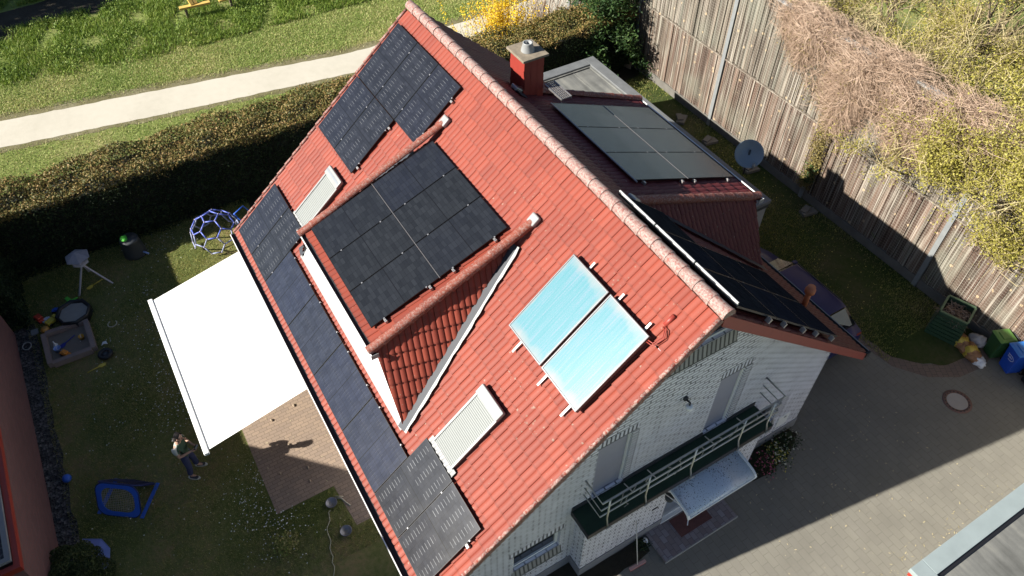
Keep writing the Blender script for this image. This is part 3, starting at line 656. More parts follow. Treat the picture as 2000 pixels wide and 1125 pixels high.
# ---- vent pipes and small roof things
mb = MB(); mb.tube([rp(1.58, 7.0, -.05), rp(1.58, 7.0, -.05)+Vector((0, 0, .66))], .072, 12); vp = mb.build('vent_pipe', plain('terracotta_plastic', (.62, .18, .065), .5), house)
mb = MB(); c = rp(1.58, 7.0, -.05)+Vector((0, 0, .60)); mb.lathe([(.072, -.06), (.13, 0), (.13, .10), (.115, .115), (.115, .125), (.10, .13), (.10, .19), (0, .195)], c, 16); mb.build('vent_cap', bpy.data.materials['terracotta_plastic'], vp)
mb = MB(); mb.tube([gp(.62, .62, .05), gp(.64, .86, .03)], .048, 12); mb.build('tile_vent', M['redpaint'], house)
# ================================================================== SOLAR PANELS (prototype, copied with their parts)
M['railw'] = plain('bright_rail', (.55, .55, .54), .4); M['clamp'] = plain('dull_clamp_metal', (.22, .22, .23), .45, .4)
PW, PL = 1.134, 1.749
def make_panel(mat, name='photovoltaic_module'):
    t = thing(name, 'x', 'solar panel')
    mb = MB(); mb.face([(-PW/2+.011, -PL/2+.011, -.0015), (PW/2-.011, -PL/2+.011, -.0015), (PW/2-.011, PL/2-.011, -.0015), (-PW/2+.011, PL/2-.011, -.0015)], 0, [(0, 0), (1, 0), (1, 1), (0, 1)])
    mb.build('panel_glass', mat, t, recalc=False)
    mb = MB(); w, l = PW/2, PL/2
    mb.box((-w, -l, -.035), (w, -l+.0105, 0)); mb.box((-w, l-.0105, -.035), (w, l, 0)); mb.box((-w, -l+.0105, -.035), (-w+.0105, l-.0105, 0)); mb.box((w-.0105, -l+.0105, -.035), (w, l-.0105, 0))
    mb.face([(-w+.01, -l+.01, -.03), (-w+.01, l-.01, -.03), (w-.01, l-.01, -.03), (w-.01, -l+.01, -.03)])
    mb.build('panel_frame', M['blackframe'], t)
    for sy in (-1, 1):
        mb = MB(); mb.box((w-.006, sy*l*.62-.016, .001), (w+.026, sy*l*.62+.016, .005)); mb.box((w+.004, sy*l*.62-.012, -.06), (w+.016, sy*l*.62+.012, .001)); mb.build('panel_clamp', M['clamp'], t)
    return t
protos = {}
def put_panel(kind, label, O, ex, ey, n, group):
    if kind not in protos: o = protos[kind] = make_panel(M[kind])
    else: o = copy_tree(protos[kind])
    O, ex, ey, n = map(Vector, (O, ex, ey, n))
    mt = Matrix((ex, ey, n)).transposed().to_4x4(); mt.translation = O
    o.matrix_basis = mt; o['label'] = label; o['group'] = group
    return o
G = .020
nG = Vector((0, SA, CA)); upG = Vector((0, -CA, SA)); eG = Vector((-1, 0, 0))
nR = Vector((0, -SA, CA)); upR = Vector((0, CA, SA)); eR = Vector((1, 0, 0))
place = ['nearest the rear verge', 'second from the rear verge', 'third from the rear verge', 'fourth from the rear verge', 'fifth from the rear verge', 'sixth from the rear verge', 'second from the front verge', 'nearest the front verge']
for j, cnt in ((0, 3), (1, 2)):
    for i in range(cnt):
        x = 12.052-(i+.5)*PW-i*G; s = .497+(j+.5)*PL+j*G
        nm = ('upper row of three' if j == 0 else 'lower row of two'); pos = ['against the rear verge', 'in the middle' if j == 0 else 'beside the pale roof window', 'nearest the front gable'][i]
        put_panel('pvfaint', f'black solar panel in the ridge-side array, {nm}, {pos}', gp(x, s, .13), eG, upG, nG, 'solar panels on the garden slope')
x = 12.036
for k in range(8):
    port = k < 2 or k > 5; wx = PW if port else PL; hs = PL if port else PW
    c = gp(x-wx/2, 7.80-hs/2, .13)
    if port: put_panel('pvdash' if k > 5 else 'pvfaint', f'upright black solar panel with bright dashes in the eaves row, {place[k]}', c, eG, upG, nG, 'solar panels on the garden slope')
    else: put_panel('pvblue', f'long dark bluish solar panel lying along the eaves, {place[k]}', c, upG, -eG, nG, 'solar panels on the garden slope')
    x -= wx+G
nD = Vector((0, math.sin(GB), math.cos(GB))); upD = Vector((0, -math.cos(GB), math.sin(GB)))
for i in range(3):
    for j in range(2):
        put_panel('pvdull', f'black solar panel on the garden dormer, {["upper", "lower"][j]} row, {["at the rear end", "in the middle", "at the front end"][i]}', gd(8.171-(i+.5)*PW-i*G, .062+(j+.5)*PL+j*G, .13), eG, upD, nD, 'solar panels on the garden dormer')
nE = Vector((0, -math.sin(RB), math.cos(RB))); upE = Vector((0, math.cos(RB), math.sin(RB)))
for i in range(3):
    for j in range(2):
        put_panel('pvdull', f'grey glinting solar panel on the driveway dormer, {["ridge-side", "fence-side"][j]} row, {["at the chimney end", "in the middle", "at the front end"][i]}', rd(8.026-(i+.5)*PW-i*G, .593+(j+.5)*PL+j*G, .13), eR, upE, nE, 'solar panels on the driveway dormer')
for j, cols in ((0, (0, 1, 2)), (1, (0, 1)), (2, (0, 1))):
    for i in cols:
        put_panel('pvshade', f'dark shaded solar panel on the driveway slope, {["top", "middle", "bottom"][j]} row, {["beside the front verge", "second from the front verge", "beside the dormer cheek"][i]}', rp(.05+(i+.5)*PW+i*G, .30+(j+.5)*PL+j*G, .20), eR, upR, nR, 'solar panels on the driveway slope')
def adopt(o, parent):
    for k in ('label', 'category', 'group'):
        if k in o: del o[k]
    o.parent = parent; o.matrix_parent_inverse = parent.matrix_basis.inverted(); return o
def nearest(p, pre='photovoltaic_module'):
    p = Vector(p); return min((o for o in bpy.data.objects if o.parent is None and o.name.startswith(pre)), key=lambda o: (o.matrix_basis.translation-p).length)
def rail(name, label, p, q, w_, h_, mat, group=None):
    mb = MB(); mb.bar(p, q, w_, h_, up=Vector((0, 0, 1))); return adopt(solo(mb, name, mat, label, 'mounting rail', group), nearest((Vector(p)+Vector(q))/2))
for i in range(3):
    a = .05+i*(PW+G); rail('mounting_rail', f'bright rail along the ridge edge of the driveway slope panels, {["by the front verge", "middle length", "by the dormer"][i]}', rp(a+.01, .275, .235), rp(a+PW-.01, .275, .235), .03, .06, M['railw'], 'bright panel rails')
mb = MB(); a, b = rd(8.03, .575, .12), rd(4.5, .575, .12); mb.bar(a, b, .03, .03); adopt(solo(mb, 'mounting_rail', M['alu'], 'long bright rail along the ridge side of the driveway dormer panels', 'mounting rail', 'bright panel rails'), nearest((a+b)/2))
mb = MB(); a, b = rd(8.03, .593+PL+.01, .134), rd(4.55, .593+PL+.01, .134); mb.bar(a, b, .012, .012); adopt(solo(mb, 'mounting_rail', M['alu'], 'thin bright rail between the two rows of driveway dormer panels', 'mounting rail', 'bright panel rails'), nearest((a+b)/2))
mb = MB(); a, b = gd(8.19, .062+PL+.01, .131), gd(4.70, .062+PL+.01, .131); mb.bar(a, b, .012, .012); adopt(solo(mb, 'mounting_rail', M['alu'], 'thin bright rail between the two rows of garden dormer panels', 'mounting rail', 'bright panel rails'), nearest((a+b)/2))
def clampbox(p, n, u, label, grp='end clamps of the panel arrays'):
    mb = MB(); n, u = Vector(n), Vector(u); v = n.cross(u); Mx = Matrix((u, v, n)).transposed().to_4x4(); Mx.translation = Vector(p)
    mb.box((-.05, -.028, -.09), (.05, .028, .012), 0, Mx); mb.box((-.02, -.02, .012), (.02, .02, .022), 0, Mx); adopt(solo(mb, 'end_clamp', M['alu'], label, 'clamp', grp), nearest(p))
for j, s in enumerate((1.68, 2.42, 3.45, 4.19, 5.2)): clampbox(rp(-.0, s, .17), nR, eR, f'silver end clamp at the front edge of the driveway slope panels, {["first", "second", "third", "fourth", "fifth"][j]} down from the ridge')
for j, (q, lb) in enumerate(((gd(8.171-3*PW-2*G-.05, .42, .10), 'top'), (gd(8.171-3*PW-2*G-.05, 1.50, .10), 'upper middle'), (gd(8.171-3*PW-2*G-.05, 2.10, .10), 'lower middle'), (gd(8.171-3*PW-2*G-.05, 3.25, .10), 'bottom'))): clampbox(q, nD, eG, f'silver end clamp beside the front hip of the garden dormer, {lb}')
for j, (q, lb) in enumerate(((rd(8.026-3*PW-2*G-.05, .85, .09), 'nearest the ridge'), (rd(8.026-3*PW-2*G-.05, 2.15, .09), 'second from the ridge'), (rd(8.026-3*PW-2*G-.05, 2.6, .09), 'third from the ridge'), (rd(8.026-3*PW-2*G-.05, 3.85, .09), 'nearest the eaves'))): clampbox(q, nE, eG, f'silver end clamp at the front of the driveway dormer panels, {lb}')
for q, lb in ((gp(8.58, .9, .10), 'upper array near the ridge'), (gp(9.74, 2.5, .10), 'upper array by the lower row'), (gp(8.57, 2.0, .10), 'upper array at its lower corner'), (gp(9.73, 3.8, .10), 'upper array beside the rear roof window'), (gp(.33, 6.5, .10), 'eaves row beside the front verge')): clampbox(q, nG, eG, f'silver end clamp of the {lb}')
# ================================================================== SOLAR THERMAL COLLECTORS
def make_collector():
    t = thing('solar_collector', 'x', 'solar collector', group='solar thermal collectors'); w, l = 1.155/2, 1.94/2
    mb = MB(); mb.face([(-w+.03, -l+.03, .0), (w-.03, -l+.03, .0), (w-.03, l-.03, .0), (-w+.03, l-.03, .0)], 0, [(0, 0), (1, 0), (1, 1), (0, 1)]); mb.build('collector_glass', M['collector'], t, recalc=False)
    mb = MB(); mb.box((-w, -l, -.10), (w, -l+.03, .008)); mb.box((-w, l-.03, -.10), (w, l, .008)); mb.box((-w, -l+.03, -.10), (-w+.03, l-.03, .008)); mb.box((w-.03, -l+.03, -.10), (w, l-.03, .008)); mb.box((-w+.03, -l+.03, -.09), (w-.03, l-.03, -.02))
    mb.build('collector_frame', plain('collector_frame_grey', (.06, .06, .065), .4, .5), t)
    mb = MB(); mb.box((-w+.014, -l+.014, .0085), (w-.014, -l+.024, .012)); mb.box((-w+.014, l-.024, .0085), (w-.014, l-.014, .012)); mb.box((-w+.014, -l+.024, .0085), (-w+.024, l-.024, .012)); mb.box((w-.024, -l+.024, .0085), (w-.014, l-.024, .012))
    mb.build('collector_trim', M['clamp'], t)
    return t
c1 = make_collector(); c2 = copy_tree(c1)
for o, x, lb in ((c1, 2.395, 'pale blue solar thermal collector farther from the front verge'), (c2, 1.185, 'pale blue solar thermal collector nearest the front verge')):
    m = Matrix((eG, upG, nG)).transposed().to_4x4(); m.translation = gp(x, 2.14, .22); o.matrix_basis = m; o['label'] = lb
names6 = ['ridge side, farthest from the verge', 'ridge side, middle', 'ridge side, nearest the verge', 'eaves side, farthest from the verge', 'eaves side, middle', 'eaves side, nearest the verge']
k = 0
for sa, sb in ((1.0, 1.20), (3.08, 3.42)):
    for x in (2.55, 1.62, .82):
        mb = MB(); mb.bar(gp(x, sa, .10), gp(x, sb, .10), .045, .03, up=nG)
        adopt(solo(mb, 'collector_bracket', M['alu'], f'aluminium bracket holding the collectors, {names6[k]}', 'bracket', 'collector brackets'), c1 if x > 1.8 else c2); k += 1
mb = MB(); mb.tube([gp(.60, 1.24, .17), gp(.50, 1.22, .15), gp(.46, 1.02, .12), gp(.54, .92, .09), gp(.63, .90, .05)], .011, 8); mb.tube([gp(.60, 1.28, .17), gp(.47, 1.26, .15), gp(.42, 1.03, .12), gp(.52, .89, .09), gp(.62, .87, .05)], .010, 8)
adopt(solo(mb, 'collector_pipe', M['redpaint'], 'bent copper coloured pipe from the collectors into a tile vent', 'pipe'), c2)
# ================================================================== AWNING, DOOR CANOPY, DISH
aw = thing('patio_awning', 'large white fabric awning spread over the patio and lawn', 'awning', (9.2, 5.1, 2.8))
mb = MB(); n = 12; m_ = 8; xa, xb = 6.45, 11.98; vs = []
for i in range(n+1):
    for j in range(m_+1):
        x = xa+(xb-xa)*i/n; f = j/m_; y = 5.15+(8.84-5.15)*f; z = 2.86-.86*f-.05*math.sin(math.pi*f)*math.sin(math.pi*i/n); vs.append((x, y, z))
mb.idx(vs, [(i*(m_+1)+j, (i+1)*(m_+1)+j, (i+1)*(m_+1)+j+1, i*(m_+1)+j+1) for i in range(n) for j in range(m_)], 0, True); mb.build('awning_cloth', M['awning'], aw)
mb = MB(); mb.bar((xa-.10, 8.90, 1.99), (xb+.06, 8.90, 1.99), .13, .09); mb.build('front_bar', M['white'], aw, bevel=.02)
mb = MB(); mb.box((xa-.05, 5.01, 2.78), (xb+.05, 5.2, 2.98)); mb.build('awning_case', M['white'], aw, bevel=.02)
for x in (7.4, 11.0):
    mb = MB(); mb.tube([(x, 5.2, 2.74), (x+.9, 7.0, 2.32), (x, 8.82, 1.95)], .03, 8); mb.build('folding_arm', M['white'], aw)
def canopy_mat():
    t = NT('speckled_canopy_sheet'); c = t.co(); sp = t.noise(c, 34, 3, .6); big = t.noise(c, 1.6, 3)
    m = t.math('GREATER_THAN', t.math('ADD', sp, t.math('MULTIPLY', big, .22)), .735)
    col = t.mix(t.noise(c, 1.2, 2), (.50, .57, .65), (.62, .67, .72)); col = t.mix(m, col, (.03, .035, .045)); return t.out(col, .18, 0, .7)
cn = thing('door_canopy', 'flat glass door canopy speckled with dirt above the entrance', 'canopy', (-.5, -.85, 2.25))
mb = MB(); ya, yb = -1.84, .12; prof = [(-.06, 2.40), (-.30, 2.385), (-.55, 2.36), (-.74, 2.325), (-.85, 2.275), (-.90, 2.20)]
vs = [(x, y, z) for y in (ya, yb) for x, z in prof]; nn = len(prof)
mb.idx(vs, [(i, i+1, nn+i+1, nn+i) for i in range(nn-1)], 0, True); cs = mb.build('canopy_sheet', canopy_mat(), cn)
sd_ = cs.modifiers.new('thick', 'SOLIDIFY'); sd_.thickness = .012
for y, lb in ((ya-.02, 'right'), (yb+.02, 'left')):
    mb = MB()
    for i in range(nn-1): mb.bar((prof[i][0], y, prof[i][1]+.01), (prof[i+1][0], y, prof[i+1][1]+.01), .045, .05)
    mb.tube([(-.06, y, 2.02), (-.6, y, 2.34)], .014, 6); mb.build('canopy_frame', M['white'], cn)
mb = MB(); mb.bar((-.90, ya-.04, 2.185), (-.90, yb+.04, 2.185), .03, .04); mb.bar((-.92, yb+.05, 2.19), (-.99, yb+.12, 2.17), .02, .03); mb.build('canopy_gutter', M['white'], cn)
ds = thing('satellite_dish', 'light grey satellite dish on a mast behind the driveway dormer', 'satellite dish', (6.75, -8.55, 2.5))
dn = Vector((-.50, .60, .62)).normalized(); dc = Vector((7.12, -8.70, 3.45)); mb = MB(); rr = .43
mb.lathe([(rr*k/8, .16*(k/8)**2-.16) for k in range(9)]+[(rr+.012, .0), (rr+.012, -.015)]+[(rr*k/8, .16*(k/8)**2-.185) for k in range(8, -1, -1)], dc, 36, axis=dn)
mb.build('dish_reflector', plain('pale_blue_grey_dish', (.20, .25, .29), .5, .1, var=.05), ds)
mb = MB(); lo = dc+Vector((-.16, -.14, -.48)); mb.tube([dc-dn*.16+Vector((-.05, 0, -.34)), lo+dn*.30+Vector((0, 0, -.05))], .018, 8); mb.build('feed_arm', M['steel'], ds)
mb = MB(); q = lo+dn*.30; mb.tube([q+Vector((0, 0, -.05)), q+Vector((-.02, .02, .15))], [.035, .055], 10); mb.build('feed_horn', M['whiteg'], ds)
mb = MB(); mb.tube([(7.12+.08, -8.80, 2.55), (7.12+.08, -8.80, 3.5)], .03, 10); mb.bar((7.2, -8.80, 3.4), dc-dn*.24, .06, .06); mb.build('dish_mast', M['darkmetal'], ds)
# ================================================================== STRING LIGHTS on the balcony rail
mb = MB()
ys = [1.72, 1.38, 1.05, .55, .2, -.35, -.8, -1.35, -1.9]
for i, y in enumerate(ys):
    pts = [(XR-.02, y, 3.98)]; z = 3.98; yy = y
    for k in range(random.randint(4, 8)):
        z -= random.uniform(.06, .11); yy += random.uniform(-.09, .09); pts.append((XR-.03+random.uniform(-.02, .02), yy, z))
    mb.tube(pts, .007, 5)
mb.tube([(XR-.026, 2.1-4.8*i/60, 3.995+.012*math.sin(i*1.7)) for i in range(61)], .007, 5)
solo(mb, 'string_lights', M['whiteg'], 'dangling pale icicle string of lights wound on the balcony railing', 'string lights')
for y in (1.55, .95, -.6, -1.5):
    mb = MB(); mb.bar((XR-.10, y, 4.0), (XR+.14, y+.03, 3.975), .018, .018); solo(mb, 'rail_hook', M['steel'], 'small metal hook laid across the balcony top rail', 'hook', 'hooks on the balcony rail')
# ================================================================== FOLIAGE TOOLS
def rand_unit(n): v = rng.normal(size=(n, 3)); return v/np.linalg.norm(v, axis=1, keepdims=True)
def leaf_cards(name, C, size, mat, parent=None, org=(0, 0, 0), aspect=.55, up=.5, var=.35):
    """one diamond shaped leaf per centre"""
    C = np.asarray(C, dtype=np.float64); n = len(C); N = rand_unit(n); N[:, 2] = np.abs(N[:, 2])+up; N /= np.linalg.norm(N, axis=1, keepdims=True)
    T = np.cross(N, rand_unit(n)); T /= np.linalg.norm(T, axis=1, keepdims=True)+1e-9; B = np.cross(N, T)
    s = (size*(1+var*rng.uniform(-1, 1, n)))[:, None]
    V = np.stack([C-T*s*.5, C+B*s*.5*aspect, C+T*s*.5, C-B*s*.5*aspect], 1).reshape(-1, 3)
    return np_mesh(name, V, np.arange(4*n).reshape(n, 4), mat, parent, org)
def blades(name, P, h, wd, mat, lean=.5, parent=None, org=(0, 0, 0)):
    P = np.asarray(P, dtype=np.float64); n = len(P); a = rng.uniform(0, 6.28, n); hh = h*rng.uniform(.5, 1.3, n); l = lean*hh*rng.uniform(0, 1, n); b = rng.uniform(0, 6.28, n)
    dx = np.stack([np.cos(a), np.sin(a), np.zeros(n)], 1)*wd/2
    tip = P+np.stack([np.cos(b)*l, np.sin(b)*l, hh], 1)
    return np_mesh(name, np.stack([P-dx, P+dx, tip], 1).reshape(-1, 3), np.arange(3*n).reshape(n, 3), mat, parent, org)
def strands(name, A, D, mat, wd=.015, parent=None, org=(0, 0, 0), curl=.15):
    """thin bent ribbons from A along D"""
    n = len(A); mid = A+D*.5+rng.normal(size=(n, 3))*curl*np.linalg.norm(D, axis=1, keepdims=True)*.5; end = A+D
    t = D/(np.linalg.norm(D, axis=1, keepdims=True)+1e-9); s = np.cross(t, rand_unit(n)); s /= np.linalg.norm(s, axis=1, keepdims=True)+1e-9; s *= wd/2
    V = np.stack([A-s, A+s, mid-s*.9, mid+s*.9, end-s*.4, end+s*.4], 1).reshape(-1, 3); k = np.arange(n)[:, None]*6
    F = np.concatenate([k+np.array([[0, 1, 3, 2]]), k+np.array([[2, 3, 5, 4]])])
    return np_mesh(name, V, F, mat, parent, org)
def U(a, b, n): return rng.uniform(a, b, n)
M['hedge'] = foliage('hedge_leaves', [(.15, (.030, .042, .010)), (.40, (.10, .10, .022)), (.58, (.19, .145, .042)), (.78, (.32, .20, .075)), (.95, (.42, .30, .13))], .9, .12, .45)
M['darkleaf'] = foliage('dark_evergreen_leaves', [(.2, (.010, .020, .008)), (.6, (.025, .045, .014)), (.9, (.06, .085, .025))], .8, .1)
M['conifer'] = foliage('conifer_sprays', [(.2, (.012, .030, .010)), (.55, (.035, .075, .018)), (.9, (.10, .15, .035))], .7, .15)
M['core'] = plain('dark_hedge_core', (.010, .012, .007), .9, var=.4)
M['bark'] = plain('grey_brown_bark', (.16, .12, .08), .85, var=.35, scale=8)
M['twig'] = foliage('tan_twigs', [(.1, (.20, .15, .07)), (.5, (.38, .31, .16)), (.9, (.52, .45, .27))], .8, 0)
M['spring'] = foliage('yellow_green_spring_leaves', [(.1, (.15, .125, .025)), (.5, (.32, .29, .055)), (.9, (.50, .44, .13))], .5, .25)
M['forsythia'] = foliage('yellow_blossom', [(.1, (.55, .30, .010)), (.5, (.80, .55, .02)), (.9, (.88, .72, .06))], .8, .25)
M['vine'] = foliage('dry_vine_stems', [(.1, (.16, .105, .07)), (.45, (.34, .235, .165)), (.8, (.48, .36, .27)), (.97, (.60, .49, .36))], .7, 0)
M['ivy'] = foliage('olive_dry_leaves', [(.1, (.10, .075, .025)), (.5, (.20, .16, .055)), (.9, (.34, .27, .10))], .8, .1)
M['grass'] = foliage('grass_blades', [(.2, (.14, .18, .04)), (.45, (.26, .28, .07)), (.6, (.42, .37, .13)), (.75, (.52, .41, .20)), (.95, (.29, .30, .09))], .5, .2, .6)
M['wild'] = foliage('tall_wild_grass', [(.15, (.06, .11, .016)), (.45, (.15, .24, .03)), (.7, (.27, .34, .06)), (.95, (.45, .40, .18))], .45, .25, .5)
M['mown'] = foliage('mown_bank_grass', [(.2, (.18, .28, .06)), (.45, (.30, .38, .10)), (.60, (.47, .45, .19)), (.85, (.64, .53, .30))], .35, .2, .6)
# ================================================================== GRASS (stuff)
def inpoly(P, poly):
    x, y = P[:, 0], P[:, 1]; c = np.zeros(len(P), bool); j = len(poly)-1
    for i in range(len(poly)):
        xi, yi = poly[i]; xj, yj = poly[j]
        c ^= ((yi > y) != (yj > y)) & (x < (xj-xi)*(y-yi)/(yj-yi+1e-12)+xi); j = i
    return c
def scatter(n, x0, x1, y0, y1, z=.0): return np.stack([U(x0, x1, n), U(y0, y1, n), np.full(n, z)], 1)
def stuff(o, label, cat): props(o, label, cat, None, 'stuff'); return o
P = scatter(170000, 3.2, 18.6, 5.0, 12.6, .004)
keep = ~inpoly(P, [(13.45, 4.6), (13.45, 8.10), (5.10, 8.10), (5.10, 6.57), (3.8, 6.47), (3.8, 4.6)]) & ~inpoly(P, [(14.27, 12.2), (14.2, 10.95), (12.9, 10.92), (12.93, 12.2)])
dens = np.sin(P[:, 0]*1.9+1.3*np.sin(P[:, 1]*1.4))*.5+np.sin(P[:, 1]*2.7+P[:, 0])*.3
P = P[keep & (dens+rng.normal(size=len(P))*.6 > -.55)]
stuff(blades('lawn_grass', P, .045, .016, M['grass'], .9), 'short patchy grass of the back garden lawn', 'grass')
P = scatter(60000, .2, 16.4, -12.3, -9.1, .016); P = P[(np.sin(P[:, 0]*1.3)+np.sin(P[:, 1]*2.1+P[:, 0]*.7)+rng.normal(size=len(P))*.8 > .35)]; P = P[(P[:, 0] > .8) | (P[:, 1] > -9.9-0*P[:, 0]) & (P[:, 0] > .5)]
stuff(blades('side_grass', P, .06, .018, M['grass'], .8), 'sparse weedy grass strip beside the tall timber fence', 'grass')
P = scatter(190000, 24.5, 31, -16, 21, .0); xs = np.interp(P[:, 1], ym[::-1], far[::-1]); P = P[(P[:, 0] > xs+.35+rng.normal(size=len(P))*.12) & (P[:, 0] < xs+5.0)]
stuff(blades('bank_grass', P, .07, .030, M['mown'], 1.0), 'sunny mown grass verge beyond the sandy path', 'grass')
P = scatter(90000, 19.0, 25.5, -16, 21, .0); xs = np.interp(P[:, 1], ym[::-1], near[::-1]); P = P[(P[:, 0] < xs-.25+rng.normal(size=len(P))*.12)]
stuff(blades('hedge_side_grass', P, .07, .028, M['mown'], .9), 'grass strip between the clipped hedge and the path', 'grass')
P = scatter(210000, 28.5, 40, -14, 24, .0); xs = np.interp(P[:, 1], ym[::-1], far[::-1]); clump = np.sin(P[:, 0]*2.3+np.sin(P[:, 1]*1.9)*2)+np.sin(P[:, 1]*3.1+P[:, 0]*.8)
P = P[(P[:, 0] > xs+2.9+rng.normal(size=len(P))*.25) & (clump+rng.normal(size=len(P))*.8 > -.7) & ~((P[:, 0] > 34.6) & (P[:, 0] < 36.6) & (P[:, 1] > -1))]
Pw = P.copy(); Pw = Pw[rng.uniform(size=len(Pw)) < .42]; Pw[:, 2] = U(.02, .34, len(Pw))*(.4+.6*np.clip(np.sin(Pw[:, 0]*1.7)+np.sin(Pw[:, 1]*2.3), 0, 1)); stuff(leaf_cards('bank_weeds', Pw, .095, foliage('bank_weed_leaves', [(.1, (.03, .06, .012)), (.4, (.10, .17, .022)), (.7, (.21, .27, .045)), (.95, (.42, .36, .18))], .5, .2, .5), aspect=.5, up=.5), 'leafy weeds and brambles on the far bank', 'weeds')
stuff(blades('wild_grass', P, .20, .045, M['wild'], 1.3), 'tall rough grass and weeds on the far bank', 'grass')
# daisies dotted over the lawn
cl = np.array([(6.2, 7.9, .5), (5.6, 8.6, .6), (9.5, 9.6, .7), (10.4, 9.3, .5), (5.0, 7.8, .5), (12, 9.3, .8), (16.6, 8.2, .8), (4.6, 8.4, .7), (8.6, 9.0, 1.), (11, 10.5, 1.3), (7, 10.5, 1.6), (14, 9.4, 1.)])
pick = rng.integers(0, len(cl), 900); P = np.stack([cl[pick, 0]+rng.normal(size=900)*cl[pick, 2], cl[pick, 1]+rng.normal(size=900)*cl[pick, 2]*.7, U(.05, .08, 900)], 1)
P = P[(P[:, 1] < 12.4) & (P[:, 1] > 5.2) & (P[:, 0] > 3.4) & (P[:, 0] < 17.2) & ~inpoly(P, [(13.45, 4.6), (13.45, 8.05), (5.15, 8.05), (5.15, 6.5), (3.8, 6.4), (3.8, 4.6)])]
stuff(leaf_cards('daisies', P, .030, plain('daisy_white', (.80, .80, .74), .7, var=.03), aspect=1., up=3), 'small white daisies dotted over the lawn', 'daisies')
P = np.stack([U(2, 14, 260), U(-12.1, -9.3, 260), U(.06, .10, 260)], 1)
stuff(leaf_cards('side_flowers', P, .035, plain('dandelion_yellow', (.62, .52, .12), .7, var=.1), aspect=1., up=3), 'tiny yellow and white flowers in the side strip', 'flowers')
P = np.concatenate([scatter(420, -9, -2.6, -9, 2, .012), scatter(160, 4, 13, 5.2, 8, .014), scatter(120, -2.6, .2, -8, -2, .012)]); P[:, 2] += .006
stuff(leaf_cards('fallen_leaves', P, .05, plain('dry_leaf_litter', (.42, .35, .22), .8, var=.3), aspect=.4, up=6, var=.7), 'scattered dry leaf litter and crumbs on the paving', 'leaf litter')
# moss in joints of the driveway near the garage
P = np.concatenate([np.stack([-3.9+rng.normal(size=130)*.22, U(-9, 1, 130), np.full(130, .015)], 1)]); P[:, 0] = np.minimum(P[:, 0], -3.3)
stuff(leaf_cards('joint_weeds', P, .07, plain('straw_coloured_weeds', (.34, .29, .17), .8, var=.3), aspect=.25, up=3, var=.6), 'straw coloured weeds in the paving joints by the garage', 'weeds')
# ================================================================== HEDGES
def hedge(name, label, x0, x1, y0, y1, h, n, mat, leaf=.075, wob=.10):
    t = thing(name, label, 'hedge', ((x0+x1)/2, (y0+y1)/2, 0))
    mb = MB(); q = .16; mb.box((x0+q+.1, y0+q+.1, 0), (x1-q-.1, y1-q-.1, h-.42)); mb.build('hedge_core', M['core'], t)
    lx, ly = x1-x0, y1-y0; A = np.array([lx*ly, ly*h, ly*h, lx*h, lx*h]); A[0] *= 1.5; k = rng.choice(5, n, p=A/A.sum()); u, v = U(0, 1, n), U(0, 1, n); d = np.abs(rng.normal(size=n))*.15
    P = np.empty((n, 3)); P[:, 0] = np.where(k == 0, x0+u*lx, np.where(k == 1, x0+d, np.where(k == 2, x1-d, x0+u*lx)))
    P[:, 1] = np.where(k == 0, y0+v*ly, np.where(k < 3, y0+v*ly, np.where(k == 3, y0+d, y1-d))); P[:, 2] = np.where(k == 0, h-d, u*h)
    m = (k == 1) | (k == 2); P[m, 2] = u[m]*h; m = k > 2; P[m, 2] = v[m]*h
    nz = np.sin(P[:, 1]*1.7+P[:, 2]*2.1)+np.sin(P[:, 1]*3.9+P[:, 0]*2.7)*.7+np.sin(P[:, 0]*5.1+P[:, 2]*3.3+P[:, 1]*.6)*.5
    P[:, 0] += np.where(k == 1, -1, np.where(k == 2, 1, 0))*nz*wob*.6; P[:, 2] += np.where(k == 0, nz*wob, 0); P[:, 2] = np.maximum(P[:, 2], .03)
    top = (k == 0) & (P[:, 0] > -99) | (P[:, 2] > h-.28+.12*np.sin(P[:, 1]*4.1)); leaf_cards('sunny_foliage', P[top], leaf, mat, t, t.location, .55, .35); leaf_cards('shade_toned_foliage', P[~top], leaf, M['darkleaf'], t, t.location, .55, .35)  # sides get darker leaves, painting their shade into the colour
    return t
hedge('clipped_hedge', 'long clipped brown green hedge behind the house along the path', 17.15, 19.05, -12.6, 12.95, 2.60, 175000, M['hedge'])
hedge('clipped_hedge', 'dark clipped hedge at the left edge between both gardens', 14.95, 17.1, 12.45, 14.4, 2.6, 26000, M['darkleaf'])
# ================================================================== TREES AND SHRUBS
def conifer(name, label, c, r, h, n):
    t = thing(name, label, 'tree', c); c = Vector(c); mb = MB(); mb.tube([c, c+Vector((0, 0, h*.5)), c+Vector((.1, .05, h*.93))], [.16, .10, .03], 8); mb.build('trunk', M['bark'], t)
    P = []
    for b in range(70):
        z = h*(.12+.86*random.random()**.9); a = random.uniform(0, 6.283); L = r*(1.12-z/h)**.75*random.uniform(.75, 1.1)
        k = int(n/70*(.4+L/r)); s = U(.15, 1, k)**.8; sp = .10+.30*s
        P.append(np.stack([c.x+np.cos(a)*L*s+rng.normal(size=k)*sp*.55, c.y+np.sin(a)*L*s+rng.normal(size=k)*sp*.55, c.z+z-.22*L*s**2+rng.normal(size=k)*.13], 1))
    leaf_cards('crown', np.concatenate(P), .15, M['conifer'], t, t.location, .38, .5); return t
conifer('conifer_tree', 'dense dark conifer in the corner between hedge and timber fence', (18.3, -11.2, 0), 2.75, 5.3, 26000)
